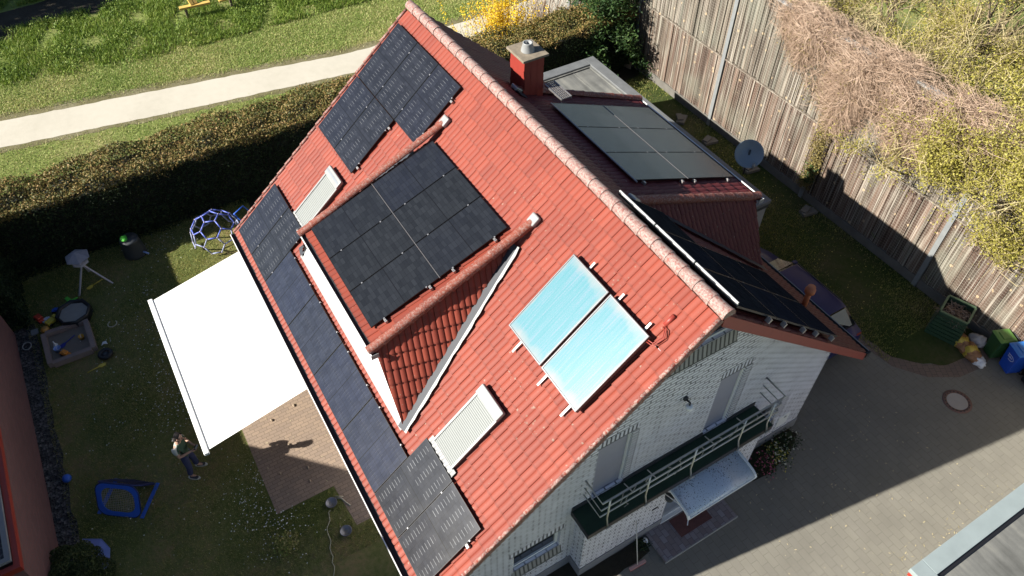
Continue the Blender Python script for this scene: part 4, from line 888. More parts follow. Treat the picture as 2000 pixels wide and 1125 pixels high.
def wand_shrub(name, label, c, n, h, spread, leafmat, leaf, per, twigmat, wd=.02, cat='shrub'):
    t = thing(name, label, cat, c); c = np.array(c); A = c+np.stack([rng.normal(size=n)*spread*.45, rng.normal(size=n)*spread*.45, np.zeros(n)], 1); hh = h*U(.55, 1.05, n)
    D = np.stack([rng.normal(size=n)*spread*.42, rng.normal(size=n)*spread*.42, hh], 1); strands('stems', A, D, twigmat, wd, t, t.location, .10)
    if leafmat is not None:
        s = U(.18, 1., n*per).reshape(n, per, 1); P = (A[:, None, :]+D[:, None, :]*s).reshape(-1, 3)+rng.normal(size=(n*per, 3))*.05
        leaf_cards('blossom' if leafmat is M['forsythia'] else 'foliage', P, leaf, leafmat, t, t.location, .6, .3)
    return t
wand_shrub('forsythia_bush', 'bright yellow flowering forsythia bush standing behind the hedge', (21.2, -8.0, 0), 150, 2.9, 1.25, M['forsythia'], .075, 85, M['twig'])
wand_shrub('bare_shrub', 'pale leafless twiggy shrub between the forsythia and the conifer', (21.9, -10.6, 0), 240, 2.3, 1.0, None, .05, 0, M['vine'], .018)
wand_shrub('leafing_shrub', 'thin pale green leafing shrub left of the forsythia', (20.9, -5.9, 0), 170, 1.7, .9, M['spring'], .05, 14, M['twig'], .014)
def tree_behind(i, label, c, h, r, n, lf):
    """open crowned spring shrub: trunk, forking limbs, twigs, small leaves in clumps"""
    t = thing('spring_tree', label, 'tree', c, 'trees behind the timber fence'); c = Vector(c); mb = MB(); tips = []; segs = []
    def grow(p, d, L, rad, lev):
        q = p+d*L*.5+Vector((random.gauss(0, .05)*L, random.gauss(0, .05)*L, 0)); e = p+d*L
        mb.tube([p, q, e], [rad, rad*.85, rad*.68], 6 if lev < 2 else 4, cap=False); segs.append((p, e))
        if lev >= 3: tips.append(e); return
        for k in range(3 if lev else 4):
            a = random.uniform(0, 6.283); til = random.uniform(.35, .85); s = d.orthogonal().normalized(); s = Matrix.Rotation(a, 3, d) @ s
            grow(p+d*L*random.uniform(.55, 1.), (d*math.cos(til)+s*math.sin(til)+Vector((0, 0, .12))).normalized(), L*random.uniform(.55, .85), rad*.58, lev+1)
    grow(c, Vector((random.gauss(0, .08), random.gauss(0, .08), 1)).normalized(), h*.40, .13, 0); mb.build('trunk', M['bark'], t)
    T = np.array([tuple(x) for x in tips]); m = 34; A = np.repeat(T, m, 0)+rng.normal(size=(len(T)*m, 3))*.10; D = rng.normal(size=(len(A), 3))*.36*r/2; D[:, 2] += .14
    strands('twigs', A, D, M['twig'], .017, t, t.location, .35)
    n = int(n*(2.6 if c.x < 3 else 1.7)); k = rng.integers(0, len(A), n); P = A[k]+D[k]*U(.1, 1.15, n)[:, None]+rng.normal(size=(n, 3))*.09
    # clumping: drop leaves in noisy gaps
    g = np.sin(P[:, 0]*2.3+P[:, 2]*1.7)+np.sin(P[:, 1]*2.9+P[:, 0]*1.1)+np.sin(P[:, 2]*3.3-P[:, 1]*1.3); P = P[g+rng.normal(size=n)*.6 > lf]
    leaf_cards('crown', P, .060, M['spring'], t, t.location, .65, .4); return t
spots = [((10.6, -14.6, 0), 6.6, 2.2, 5200, .35), ((8.2, -15.4, 0), 7.0, 2.3, 6500, .2), ((6.0, -14.9, 0), 7.0, 2.2, 9000, .0), ((3.6, -14.6, 0), 7.4, 2.3, 13000, -.5), ((1.5, -14.2, 0), 7.6, 2.4, 17000, -.9), ((-.6, -14.0, 0), 7.4, 2.3, 15000, -.9),
         ((12.8, -15.6, 0), 6.6, 2.1, 5000, .3), ((9.6, -17.8, 0), 7.2, 2.5, 7000, .1), ((6.8, -18.0, 0), 7.4, 2.5, 9000, .0), ((4.4, -17.4, 0), 7.6, 2.5, 11000, -.3), ((12.2, -18.6, 0), 6.8, 2.3, 5000, .2), ((2.2, -17.0, 0), 7.8, 2.4, 11000, -.4), ((15.4, -16.5, 0), 6.4, 2.2, 5000, .2), ((8, -21.0, 0), 7.4, 2.6, 7000, 0), ((1.1, -13.7, 0), 6.1, 1.7, 7000, -.8), ((-.7, -13.8, 0), 6.1, 1.7, 7000, -.8)]
lab = ['sparse tan branched spring tree close behind the fence, farthest along it', 'twiggy yellow green tree behind the vine covered fence top', 'loose yellow green tree rising behind the middle of the vine', 'leafy yellow green tree leaning over the fence right of the vine', 'brightest yellow green tree overhanging the fence at the right edge', 'yellow green tree beyond the right edge behind the bins',
       'thin tan tree behind the fence beside the conifer', 'airy second row tree behind the vine covered fence', 'airy second row tree, upper right of the picture', 'yellow green second row tree near the right edge', 'tan branched tree at the top edge behind the fence', 'leafy second row tree in the right edge corner', 'bare looking tree behind the conifer at the top edge', 'rearmost yellow green tree at the top right corner', 'bright leafy tree hanging over the fence coping right of the vine', 'bright leafy tree hanging over the fence above the bins']
for i, (s, l) in enumerate(zip(spots, lab)): tree_behind(i, l, *s)
# scrub under those trees
P = np.stack([U(-4, 19, 26000), U(-24, -12.7, 26000), np.zeros(26000)], 1)
stuff(blades('scrub_grass', P, .9, .05, M['wild'], .9), 'dark tangled scrub growing under the trees behind the fence', 'scrub')
# ================================================================== TIMBER NOISE BARRIER
def plank_mat(nm, br, gr):
    t = NT(nm); r = island(t); ob = t.co()
    st = t.n('ShaderNodeMapping'); t.l(ob, st.inputs[0]); st.inputs['Scale'].default_value = (17, 17, .22); a = t.noise(st.outputs[0], 1., 5, .65)
    st2 = t.n('ShaderNodeMapping'); t.l(ob, st2.inputs[0]); st2.inputs['Scale'].default_value = (42, 42, .8); b = t.noise(st2.outputs[0], 1., 4, .6)
    base = t.ramp(r, [(0, tuple(x*.55 for x in br)), (.35, br), (.6, tuple(x*1.5 for x in br)), (.8, gr), (1, tuple(x*2. for x in br))])
    k = t.math('ADD', t.math('MULTIPLY', a, .7), t.math('MULTIPLY', b, .3)); pale = t.ramp(k, [(.515, (0, 0, 0)), (.60, (1, 1, 1))])
    c = t.mix(t.math('MULTIPLY', pale, .72), base, (.40, .36, .30)); c = t.mix(t.math('MULTIPLY', t.ramp(b, [(.35, (1, 1, 1)), (.48, (0, 0, 0))]), .6), c, (.045, .034, .026))
    big = t.noise(ob, .5, 3); c = t.mix(t.math('MULTIPLY', t.ramp(big, [(.5, (0, 0, 0)), (.68, (1, 1, 1))]), .45), c, (.17, .175, .135))
    vo = t.n('ShaderNodeTexVoronoi'); t.l(ob, vo.inputs['Vector']); vo.inputs['Scale'].default_value = 2.6; fl = t.math('LESS_THAN', vo.outputs['Distance'], .13); c = t.mix(t.math('MULTIPLY', fl, .65), c, (.48, .36, .22))
    sp = t.n('ShaderNodeSeparateXYZ'); t.l(ob, sp.inputs[0]); bz = t.math('MULTIPLY', sp.outputs[2], 10.); bx = t.math('MULTIPLY', sp.outputs[0], 10.)
    wire = t.math('MAXIMUM', t.math('LESS_THAN', t.math('FRACT', bz), .10), t.math('LESS_THAN', t.math('FRACT', bx), .06)); c = t.mix(t.math('MULTIPLY', wire, .30), c, (.50, .47, .40))
    t.bump(k, .5, .02); return t.out(c, .85, 0, .2)
M['slab'] = plain('dusty_slab', (.17, .155, .13), .9, var=.3); M['darkconc'] = plain('weathered_dark_concrete', (.13, .12, .105), .9, var=.4, scale=3); M['post'] = plain('galvanised_post', (.24, .25, .25), .45, .2, var=.2); M['plank'] = plank_mat('brown_fence_planks', (.085, .052, .038), (.10, .08, .06)); M['plank2'] = plank_mat('greyed_fence_planks', (.105, .085, .066), (.13, .125, .10)); FY = -12.40; FH = 6.0; BAY = 5.03
fence = thing('noise_barrier', 'tall weathered timber noise barrier with steel posts along the side strip', 'fence', (7, FY, 0))
px0 = [2.17+BAY*k for k in range(-2, 5)]
for i, x in enumerate(px0):
    mb = MB(); mb.box((x-.075, FY-.02, 0), (x+.075, FY+.005, FH+.02)); mb.box((x-.012, FY+.005, 0), (x+.012, FY+.10, FH+.02)); mb.box((x-.08, FY+.10, 0), (x+.08, FY+.118, FH+.02)); mb.build('fence_post', M['post'], fence)
    if i == len(px0)-1: break
    for z0, z1 in ((.36, 3.0), (3.04, FH)):
        mb = MB(); u = x+.09
        while u < x+BAY-.09:
            w_ = min(random.uniform(.05, .15), x+BAY-.09-u); d = random.choice((0, .012, .03, .045)); mb.box((u, FY+.0, z0+random.uniform(0, .03)), (u+w_-.004, FY+.04+d, z1-random.uniform(0, .03))); u += w_
        mb.build('fence_panel', M['plank'] if z0 < 1 else M['plank2'], fence)
        mb = MB(); mb.box((x+.085, FY+.03, z1-.015), (x+BAY-.085, FY+.105, z1+.03)); mb.build('panel_rail', M['plank2'], fence)
    mb = MB(); mb.box((x+.085, FY-.02, 0), (x+BAY-.085, FY+.075, .35)); mb.build('gravel_board', M['darkconc'], fence)
mb = MB(); mb.box((px0[0], FY-.06, FH+.032), (px0[-1], FY+.13, FH+.07)); mb.build('fence_coping', M['concrete'], fence)
# dry creeper
def creeper(name, label, xc, n, fz, thick, mat, wd=.016, len_=(.35, 1.1), curl=.35):
    t = thing(name, label, 'climbing plant', (xc, FY+.1, 2.5), 'dry creepers on the fence')
    x = []; z = []; y = []
    while len(x) < n:
        k = 4000; X = U(1.6, 11.2, k); Z = U(1.5, 6.35, k); lo = fz(X); pr = np.clip((Z-lo)/1.6, 0, 1)**1.2*(.55+.45*np.sin(X*2.1+Z*1.3+np.sin(X*5)*.6)); m = U(0, 1, k) < pr
        x += list(X[m]); z += list(Z[m])
    x = np.array(x[:n]); z = np.array(z[:n]); bulge = thick*(.35+.65*np.clip((z-fz(x))/2.2, 0, 1))*(.7+.3*np.sin(x*3.1)); y = FY+.12+bulge*U(0, 1, n)**.7; top = z > FH; y[top] = FY+U(-.45, .35, top.sum())
    D = np.stack([rng.normal(size=n)*.24, rng.normal(size=n)*.09, -U(*len_, n)*(.25+.75*U(0, 1, n))], 1); up = U(0, 1, n) < .36; D[up, 2] *= -.5; D[up, 0] *= 1.6
    strands('stems', np.stack([x, y, z], 1), D, mat, wd, t, t.location, curl)
    return t, x, y, z
lowz = lambda X: np.interp(X, [1.5, 2.2, 3.2, 4.5, 5.6, 6.4, 7.0, 7.6, 8.6, 9.6, 10.6, 11.3], [5.3, 4.6, 3.9, 3.4, 3.5, 3.2, 2.5, 3.6, 4.0, 4.7, 5.5, 6.2])
t, x, y, z = creeper('dry_creeper', 'thick mat of dry pinkish brown creeper hanging over the fence top', 6, 44000, lowz, .50, M['vine'], .0105, (.25, .75), .20)
k = rng.integers(0, len(x), 7000); k = k[(np.sin(x[k]*1.3)+rng.normal(size=len(k))*.5) < .6]; P = np.stack([x[k]+rng.normal(size=len(k))*.1, y[k]+.05, z[k]-U(0, .4, len(k))], 1); leaf_cards('dry_leaves', P, .05, M['ivy'], t, t.location, .7, .2)
t = thing('ivy', 'narrow strip of olive ivy climbing a fence post', 'climbing plant', (7.1, FY+.12, .6)); n = 5200; zz = U(.6, 4.6, n); P = np.stack([7.1+.05*np.sin(zz*3)+rng.normal(size=n)*(.10+.10*(zz/4.6)), FY+.12+U(0, .22, n), zz], 1); leaf_cards('foliage', P, .055, M['ivy'], t, t.location, .7, .2)
n = 500; P = np.stack([7.05+rng.normal(size=n)*.14, FY+.14+U(0, .25, n), U(.9, 1.7, n)], 1); leaf_cards('green_foliage', P, .06, M['conifer'], t, t.location, .7, .2); A = np.stack([7.1+rng.normal(size=60)*.06, np.full(60, FY+.14), U(.2, 3, 60)], 1); strands('stems', A, np.stack([rng.normal(size=60)*.1, U(0, .05, 60), U(.5, 1.3, 60)], 1), M['bark'], .02, t, t.location)
# leaning board by the corner, rubble
mb = MB(); mb.bar((17.2, -12.0, .05), (17.6, -12.2, 2.1), .45, .05, up=Vector((0, 1, .2))); solo(mb, 'leaning_board', M['wood'], 'weathered board leaning against the fence in the far corner', 'board')
for i, (x, y) in enumerate(((11.3, -11.6), (6.4, -11.9), (9.2, -11.8), (13.0, -11.6))):
    mb = MB(); a = random.uniform(0, 3); mb.box((-.28, -.16, 0), (.28, .16, .10), 0, Matrix.Translation((x, y, .02)) @ Matrix.Rotation(a, 4, 'Z') @ Matrix.Rotation(.12, 4, 'X')); mb.box((-.2, -.12, .0), (.2, .1, .07), 0, Matrix.Translation((x+.1, y+.05, .11)) @ Matrix.Rotation(a+.5, 4, 'Z'))
    solo(mb, 'stone_slab', M['slab'], ['grey broken slabs at the fence foot behind the rear garage', 'grey broken slabs at the fence foot below the ivy', 'grey broken slabs at the fence foot behind the dish', 'grey broken slabs on the dry corner ground'][i], 'slab', 'broken slabs by the fence')
# ================================================================== OTHER BUILDINGS
def felt_mat():
    t = NT('grey_roofing_felt'); c = t.co(); n = t.noise(c, 1.4, 6, .6); f = t.noise(c, 60, 2); st = t.n('ShaderNodeMapping'); t.l(c, st.inputs[0]); st.inputs['Scale'].default_value = (.25, 3.2, 1); s = t.noise(st.outputs[0], 1.5, 4)
    col = t.ramp(t.math('ADD', t.math('MULTIPLY', n, .5), t.math('MULTIPLY', s, .5)), [(.35, (.10, .10, .092)), (.5, (.165, .165, .152)), (.66, (.25, .245, .215))]); col = t.mix(t.math('MULTIPLY', f, .25), col, (.05, .05, .05)); return t.out(col, .85, 0, .3)
M['felt'] = felt_mat(); M['coping'] = plain('pale_blue_grey_coping', (.27, .315, .315), .45, .05, var=.16, scale=2.5); M['darkcoping'] = plain('grey_zinc_coping', (.17, .175, .175), .5, .2, var=.35, scale=3)
M['garwall'] = plain('white_rendered_wall', (.68, .68, .66), .8, var=.08); M['redfascia'] = plain('bright_red_fascia', (.34, .030, .014), .45, var=.08)
def flat_garage(label, x0, x1, y0, y1, h, cw, cop, wall, fascia, seams, rdir, dark=.05):
    t = thing('flat_roof_garage', label, 'garage', ((x0+x1)/2, (y0+y1)/2, 0))
    mb = MB(); mb.box((x0+.06, y0+.06, 0), (x1-.06, y1-.06, h-.30)); mb.build('garage_wall', wall, t)
    mb = MB(); mb.box((x0+.03, y0+.03, h-.30), (x1-.03, y1-.03, h-.14)); mb.build('fascia', fascia, t)
    mb = MB(); mb.box((x0+cw, y0+cw, h-.139), (x1-cw, y1-cw, h-.11)); rf_ = mb.build('roof_felt', M['felt'], t)
    mb = MB()
    for k in seams:
        if rdir == 'x': mb.box((x0+cw+.02, k-.02, h-.109), (x1-cw-.02, k+.02, h-.101))
        else: mb.box((k-.02, y0+cw+.02, h-.109), (k+.02, y1-cw-.02, h-.101))
    mb.build('felt_seams', M['felt'], rf_)
    mb = MB(); i = cw
    for (a, b) in (((x0, y0, h-.14), (x1, y0+i, h)), ((x0, y1-i, h-.14), (x1, y1, h)), ((x0, y0+i, h-.14), (x0+i, y1-i, h)), ((x1-i, y0+i, h-.14), (x1, y1-i, h))): mb.box(a, b)
    mb.build('roof_coping', cop, t, bevel=.01)
    mb = MB(); e = cw
    for (a, b) in (((x0+e, y0+e, h-.1095), (x1-e, y0+e+.07, h-.06)), ((x0+e, y1-e-.07, h-.1095), (x1-e, y1-e, h-.06)), ((x0+e, y0+e+.07, h-.1095), (x0+e+.07, y1-e-.07, h-.06)), ((x1-e-.07, y0+e+.07, h-.1095), (x1-e, y1-e-.07, h-.06))): mb.box(a, b)
    mb.build('roof_gutter', M['black'] if dark < .2 else M['felt'], t); return t
flat_garage('flat roofed garage with pale grey coping and red fascia at the driveway edge', -10.2, -4.22, -14, -2.86, 2.72, .37, M['coping'], M['garwall'], M['redfascia'], [-4.3, -5.9, -7.5], 'y')
flat_garage('flat roofed grey garage behind the driveway dormer, zinc coping', 5.75, 15.35, -8.62, -2.4, 2.62, .42, M['darkcoping'], M['concrete'], M['darkmetal'], [-7.4, -6.3, -5.2, -4.1, -3.1], 'x', .5)
nb = thing('neighbour_house', 'red brick house at the left edge with a glass roofed extension', 'house', (10, 13, 0))
def panel_wall(name, p0, p1, z0, z1, mat, parent=nb):
    mb = MB(); a, b = Vector((*p0, 0)), Vector((*p1, 0)); L = (b-a).length; mb.face([a+Vector((0, 0, z0)), b+Vector((0, 0, z0)), b+Vector((0, 0, z1)), a+Vector((0, 0, z1))], 0, [(0, z0), (L, z0), (L, z1), (0, z1)]); return mb.build(name, mat, parent, recalc=False)
mb = MB(); uvbox(mb, (5.35, 12.95, 0), (14.85, 13.2, 2.42), 0, 'xXyYZ'); mb.build('brick_wall', M['redbrick'], nb)
mb = MB(); uvbox(mb, (5.35, 13.2, 0), (5.6, 15.0, 2.42), 0, 'xXyYZ'); mb.build('brick_return', M['redbrick'], nb); mb = MB(); uvbox(mb, (14.6, 13.2, 0), (14.85, 15.0, 2.42), 0, 'xXyYZ'); mb.build('brick_return', M['redbrick'], nb)
M['darkred'] = plain('dark_red_timber', (.30, .035, .02), .5, var=.2)
mb = MB(); mb.box((5.30, 12.90, 2.421), (9.9, 13.02, 2.60)); mb.box((5.30, 13.02, 2.421), (5.42, 15, 2.60)); mb.build('red_fascia', M['darkred'], nb)
mb = MB(); mb.box((5.50, 13.03, 2.601), (9.85, 13.14, 2.68)); mb.box((5.50, 13.14, 2.601), (5.61, 15, 2.68)); mb.build('glass_roof_frame', M['whiteg'], nb)
def murk():
    t = NT('murky_glass_roof'); c = t.co(); n = t.noise(c, 5, 4, .7); col = t.ramp(n, [(.40, (.012, .013, .018)), (.58, (.035, .028, .03)), (.72, (.16, .15, .15))]); return t.out(col, .12, 0, .5)
mb = MB(); mb.face([(5.62, 13.15, 2.63), (9.8, 13.15, 2.63), (9.8, 15, 2.95), (5.62, 15, 2.95)]); mb.build('glass_roof', murk(), nb)
mb = MB(); mb.box((9.86, 12.95, 2.42), (14.85, 14.8, 2.55)); mb.build('flat_roof', M['felt'], nb)
mb = MB(); uvbox(mb, (9.0, 14.8, 0), (18.8, 20, 4.20), 0, 'xXyYZ'); mb.build('main_block', M['redbrick'], nb)
mb = MB(); gx = [(-1.2, 0), (9.0, 0), (9.0, 4.25), (3.9, 8.45), (-1.2, 4.25)]
mb.extrude([(x, 15.0, z) for x, z in gx], (0, 9, 0)); mb.build('gable_block', M['redbrick'], nb)
mb = MB(); q = [(9.3, 4.08), (3.9, 8.47), (-1.5, 4.08), (-1.5, 4.24), (3.9, 8.64), (9.3, 4.24)]; mb.extrude([(x, 14.9, z) for x, z in q], (0, 9.2, 0)); mb.build('gable_roof', M['redpaint'], nb)
# ================================================================== CAR under the eaves
def car(label, x0, yc, flip=False):
    L = 4.65; t = thing('parked_car', label, 'car', (x0+L/2, yc, 0)); paint = plain('dark_blue_car_paint', (.018, .022, .10), .35, .0, var=.3, scale=2)
    # stations from rear (x=0) to nose: x, half width, sill z, belt z
    def loft(secs, name, mat, m_=0):
        mb = MB(); n = len(secs[0]); vs = [p for s in secs for p in s]
        mb.idx(vs, [(i*n+k, i*n+(k+1) % n, (i+1)*n+(k+1) % n, (i+1)*n+k) for i in range(len(secs)-1) for k in range(n)]+[tuple(range(n)), tuple(range((len(secs)-1)*n, len(secs)*n))], 0, True); return mb.build(name, mat, t)
    def ring(x, w, zb, zt, crown): return [(x0+x, yc+a*w, z) for a, z in ((-.93, zb), (-1, zb+.18), (-1.0, (zb+zt)/2), (-.955, zt), (-.5, zt+crown), (0, zt+crown*1.2), (.5, zt+crown), (.955, zt), (1.0, (zb+zt)/2), (1, zb+.18), (.93, zb))]
    B = [(0.0, .74, .42, .80, .01), (.06, .82, .30, .90, .02), (.45, .88, .24, .96, .03), (1.2, .90, .22, .96, .03), (2.6, .90, .22, .94, .03), (3.3, .89, .22, .92, .05), (3.9, .87, .24, .84, .06), (4.35, .80, .28, .74, .05), (4.6, .66, .34, .64, .03), (4.65, .55, .40, .58, .01)]
    bd = loft([ring(*b) for b in B], 'body', paint)
    def ring2(x, w, z0, wt, zt): return [(x0+x, yc+a, z) for a, z in ((-w, z0), (-(w+wt)/2, (z0+zt)/2+.03), (-wt, zt-.03), (-wt*.8, zt), (0, zt+.02), (wt*.8, zt), (wt, zt-.03), ((w+wt)/2, (z0+zt)/2+.03), (w, z0))]
    loft([ring2(.30, .80, .93, .66, 1.02), ring2(.72, .84, .95, .66, 1.40), ring2(1.0, .85, .95, .67, 1.445), ring2(2.0, .86, .95, .68, 1.47), ring2(2.75, .85, .95, .66, 1.42), ring2(3.45, .82, .93, .64, 1.00)], 'cabin_glass', glass('car_glass', (.010, .012, .016), .05))
    mb = MB(); P = [(.74, .66, 1.415), (1.0, .672, 1.46), (2.0, .682, 1.485), (2.72, .665, 1.435)]; vs = []
    for x, w_, z in P: vs += [(x0+x, yc+a*w_, z-(.03 if abs(a) == 1 else 0)+(.012 if a == 0 else 0)) for a in (-1, -.8, 0, .8, 1)]
    mb.idx(vs, [(i*5+k, i*5+k+1, (i+1)*5+k+1, (i+1)*5+k) for i in range(3) for k in range(4)], 0, True); mb.build('car_roof', paint, t)
    mb = MB(); q = [(.33, .60, 1.03), (.70, .56, 1.40)]; mb.face([(x0+.315, yc-.60, 1.035), (x0+.315, yc+.60, 1.035), (x0+.70, yc+.55, 1.415), (x0+.70, yc-.55, 1.415)]); mb.build('rear_window', plain('painted_glass_reflection', (.20, .22, .20), .12, 0, var=.25, scale=3), t)  # pale tone paints a reflection into the glass colour
    ws = MB(); ws.face([(x0+2.80, yc-.58, 1.43), (x0+2.80, yc+.58, 1.43), (x0+3.42, yc+.64, 1.035), (x0+3.42, yc-.64, 1.035)]); ws.build('windscreen', plain('windscreen_glass', (.07, .065, .05), .08, 0, var=.5, scale=2.5), t)
    for sx in (.85, 3.65):
        for sy in (-1, 1):
            mb = MB(); mb.tube([(x0+sx, yc+sy*.72, .31), (x0+sx, yc+sy*.905, .31)], .31, 20); wh = mb.build('wheel', M['black'], t)
            mb = MB(); mb.lathe([(.0, .0), (.19, .0), (.20, -.01)], (x0+sx, yc+sy*.915, .31), 16, axis=(0, sy, 0)); mb.build('rim', M['alu'], wh)
    for sy in (-1, 1):
        mb = MB(); mb.box((x0+.02, yc+sy*.66-.10, .72), (x0+.14, yc+sy*.66+.10, .90)); mb.build('tail_light', M['redpaint'], t, bevel=.02)
        mb = MB(); mb.box((x0+4.38, yc+sy*.58-.12, .58), (x0+4.52, yc+sy*.58+.12, .68)); mb.build('headlight', M['whiteg'], t, bevel=.02)
        mb = MB(); mb.box((x0+2.95, yc+sy*.98-.10, .95), (x0+3.08, yc+sy*.98+.07, 1.08)); mb.build('wing_mirror', paint, t, bevel=.03)
    for sy in (-1, 1): mb = MB(); mb.bar((x0+.9, yc+sy*.62, 1.50), (x0+2.7, yc+sy*.62, 1.48), .03, .03); mb.build('roof_rail', M['darkmetal'], t)
    return t
car('dark blue estate car parked tight under the driveway eaves', 1.30, -7.78)
# ================================================================== BINS AND BAGS BY THE FENCE
def wheelie_bin(label, c, ang, w_, d, h, colb, coll, logo=False):
    t = thing('wheelie_bin', label, 'bin', c, 'wheeled rubbish bins'); Mx = Matrix.Translation(c) @ Matrix.Rotation(ang, 4, 'Z')
    mb = MB(); mb.box((-w_/2, -d/2, .06), (w_/2, d/2, h*.92), 0, Mx, taper=.80); mb.build('bin_body', colb, t, bevel=.025)
    mb = MB(); mb.box((-w_/2-.02, -d/2-.02, h*.92), (w_/2+.02, d/2+.02, h*.955), 0, Mx); mb.build('bin_rim', colb, t, bevel=.012)
    mb = MB(); vs = [(-w_/2-.03, d/2+.03, h*.955), (w_/2+.03, d/2+.03, h*.955), (w_/2+.03, -d/2-.04, h*.955), (-w_/2-.03, -d/2-.04, h*.955), (-w_/2+.02, d/2-.02, h*1.03), (w_/2-.02, d/2-.02, h*1.03), (w_/2-.02, -d/2+.05, h*.995), (-w_/2+.02, -d/2+.05, h*.995)]
    mb.idx([Mx @ Vector(v) for v in vs], [(3, 2, 1, 0), (4, 5, 6, 7), (0, 1, 5, 4), (1, 2, 6, 5), (2, 3, 7, 6), (3, 0, 4, 7)]); ld = mb.build('bin_lid', coll, t, bevel=.02)
    mb = MB(); mb.box((-w_*.30, -d*.22, h*1.012), (w_*.30, d*.26, h*1.032), 0, Mx @ Matrix.Rotation(.035, 4, 'X')); mb.build('lid_panel', coll, ld, bevel=.012)
    mb = MB(); mb.tube([Mx @ Vector((-w_*.42, d/2+.09, h*.97)), Mx @ Vector((w_*.42, d/2+.09, h*.97))], .016, 8); mb.build('bin_handle', M['darkmetal'], t)
    for sx in (-1, 1):
        mb = MB(); mb.tube([Mx @ Vector((sx*w_*.44, d/2-.02, .10)), Mx @ Vector((sx*w_*.50, d/2-.02, .10))], .10, 14); mb.build('wheel', M['black'], t)
    if logo:
        cu = bpy.data.curves.new('logo', 'FONT'); 
        def txt(s, size, x, z, nm):
            cu = bpy.data.curves.new(nm, 'FONT'); cu.body = s; cu.size = size; cu.align_x = 'CENTER'; cu.extrude = .001; o = bpy.data.objects.new(nm+'_tmp', cu); COL.objects.link(o)
            bpy.context.view_layer.update(); me = bpy.data.meshes.new_from_object(o.evaluated_get(bpy.context.evaluated_depsgraph_get())); bpy.data.objects.remove(o)
            yb = -d/2*(.80+.20*((z-.06)/(h*.86)))-.006; tilt = math.atan(d/2*.2/(h*.86))
            mt = Mx @ Matrix.Translation((x, yb, z)) @ Matrix.Rotation(math.pi/2+tilt, 4, 'X'); o0 = Vector(c)
            for v in me.vertices: v.co = mt @ v.co-o0
            me.materials.clear(); link(nm, me, M['white'], t)
        txt('KBM', .085, .0, h*.60, 'printed_letters'); txt('Kommunalservice', .028, -.0, h*.70, 'printed_small_letters')
        mb = MB(); K = 22; z = h*.625; yb = -d/2*(.80+.20*((z-.06)/(h*.86)))-.008
        for k in range(K):
            a, b = R(-110+250*k/K), R(-110+250*(k+1)/K); mb.bar(Mx @ Vector((.02+.135*math.cos(a), yb, z+.085*math.sin(a))), Mx @ Vector((.02+.135*math.cos(b), yb, z+.085*math.sin(b))), .004, .010)
        mb.build('printed_ring', M['white'], t)
    return t
AN = R(180-24)
wheelie_bin('blue wheeled bin with white printed logo at the fence', (-1.52, -11.98, .012), AN, .50, .55, 1.0, plain('bin_blue', (.010, .065, .42), .4, var=.06), plain('bin_blue_lid', (.04, .19, .56), .4, var=.05), True)
wheelie_bin('green wheeled bin with light green lid left of the blue bin', (-.92, -12.02, .012), AN, .46, .48, .92, plain('bin_green', (.022, .075, .025), .45, var=.08), plain('bin_green_lid', (.10, .22, .05), .4, var=.08))
wheelie_bin('black bin cut by the right edge of the picture beside the blue bin', (-2.22, -12.02, .012), AN, .50, .55, 1.0, M['black'], M['black'])
cp = thing('compost_bin', 'open dark green slatted compost bin full of twigs by the fence', 'compost bin', (.42, -11.55, .016)); Mx = Matrix.Translation((.42, -11.62, .016)) @ Matrix.Rotation(R(20), 4, 'Z'); gmat = plain('compost_green_plastic', (.022, .055, .030), .5, var=.2)
w0 = .46; hh = .95
for k, (sx, sy) in enumerate(((0, -1), (1, 0), (0, 1), (-1, 0))):
    mb = MB()
    for r in range(7):
        z0, z1 = r*hh/7+.008, (r+1)*hh/7; a = w0*(1-.16*z0/hh); 
        if sx == 0: mb.box((-a, sy*a-.018, z0), (a, sy*a+.018, z1-.012), 0, Mx)
        else: mb.box((sx*a-.018, -a+.02, z0), (sx*a+.018, a-.02, z1-.012), 0, Mx)
    mb.build('slatted_side', gmat, cp)
mb = MB(); a = w0*.86
for sx, sy in ((0, -1), (0, 1)): mb.box((-a, sy*a-.03, hh), (a, sy*a+.03, hh+.035), 0, Mx)
for sx in (-1, 1): mb.box((sx*a-.03, -a+.03, hh), (sx*a+.03, a-.03, hh+.035), 0, Mx)
mb.build('compost_rim', plain('pale_green_rim', (.10, .16, .09), .5), cp)
mb = MB(); mb.box((-.34, -.34, 0), (.34, .34, .72), 0, Mx); mb.build('compost_fill', M['soil'], cp)
n = 420; P = np.stack([.42+U(-.33, .33, n), -11.62+U(-.33, .33, n), U(.72, .86, n)], 1); strands('cut_twigs', P, rng.normal(size=(n, 3))*np.array([.14, .14, .05]), M['vine'], .018, cp, cp.location)
def sack(label, c, s, mat, mat2, ang, name='refuse_sack', group='bags of waste by the bins'):
    t = thing(name, label, 'bag', c, group); me = bpy.data.meshes.new('bag'); bm = bmesh.new(); bmesh.ops.create_icosphere(bm, subdivisions=4, radius=1.0)
    ph = random.uniform(0, 9)
    for v in bm.verts:
        p = v.co.copy(); k = 1+.14*math.sin(p.x*5+ph)*math.sin(p.y*4+ph*.7)+.09*math.sin(p.z*9+p.x*7)+.05*math.sin(p.y*17+p.z*13); v.co = Vector((p.x*s[0]*k, p.y*s[1]*k, max(-.7, p.z)*s[2]*k+s[2]*.7))
        v.co = Matrix.Rotation(ang, 3, 'Z') @ v.co
    for f in bm.faces: f.material_index = 1 if mat2 is not None and abs((f.calc_center_median()).dot(Vector((math.cos(ang), math.sin(ang), 0)))) < s[0]*.28 else 0; f.smooth = True
    bm.to_mesh(me); bm.free(); link('bag', me, [mat, mat2] if mat2 is not None else mat, t); return t
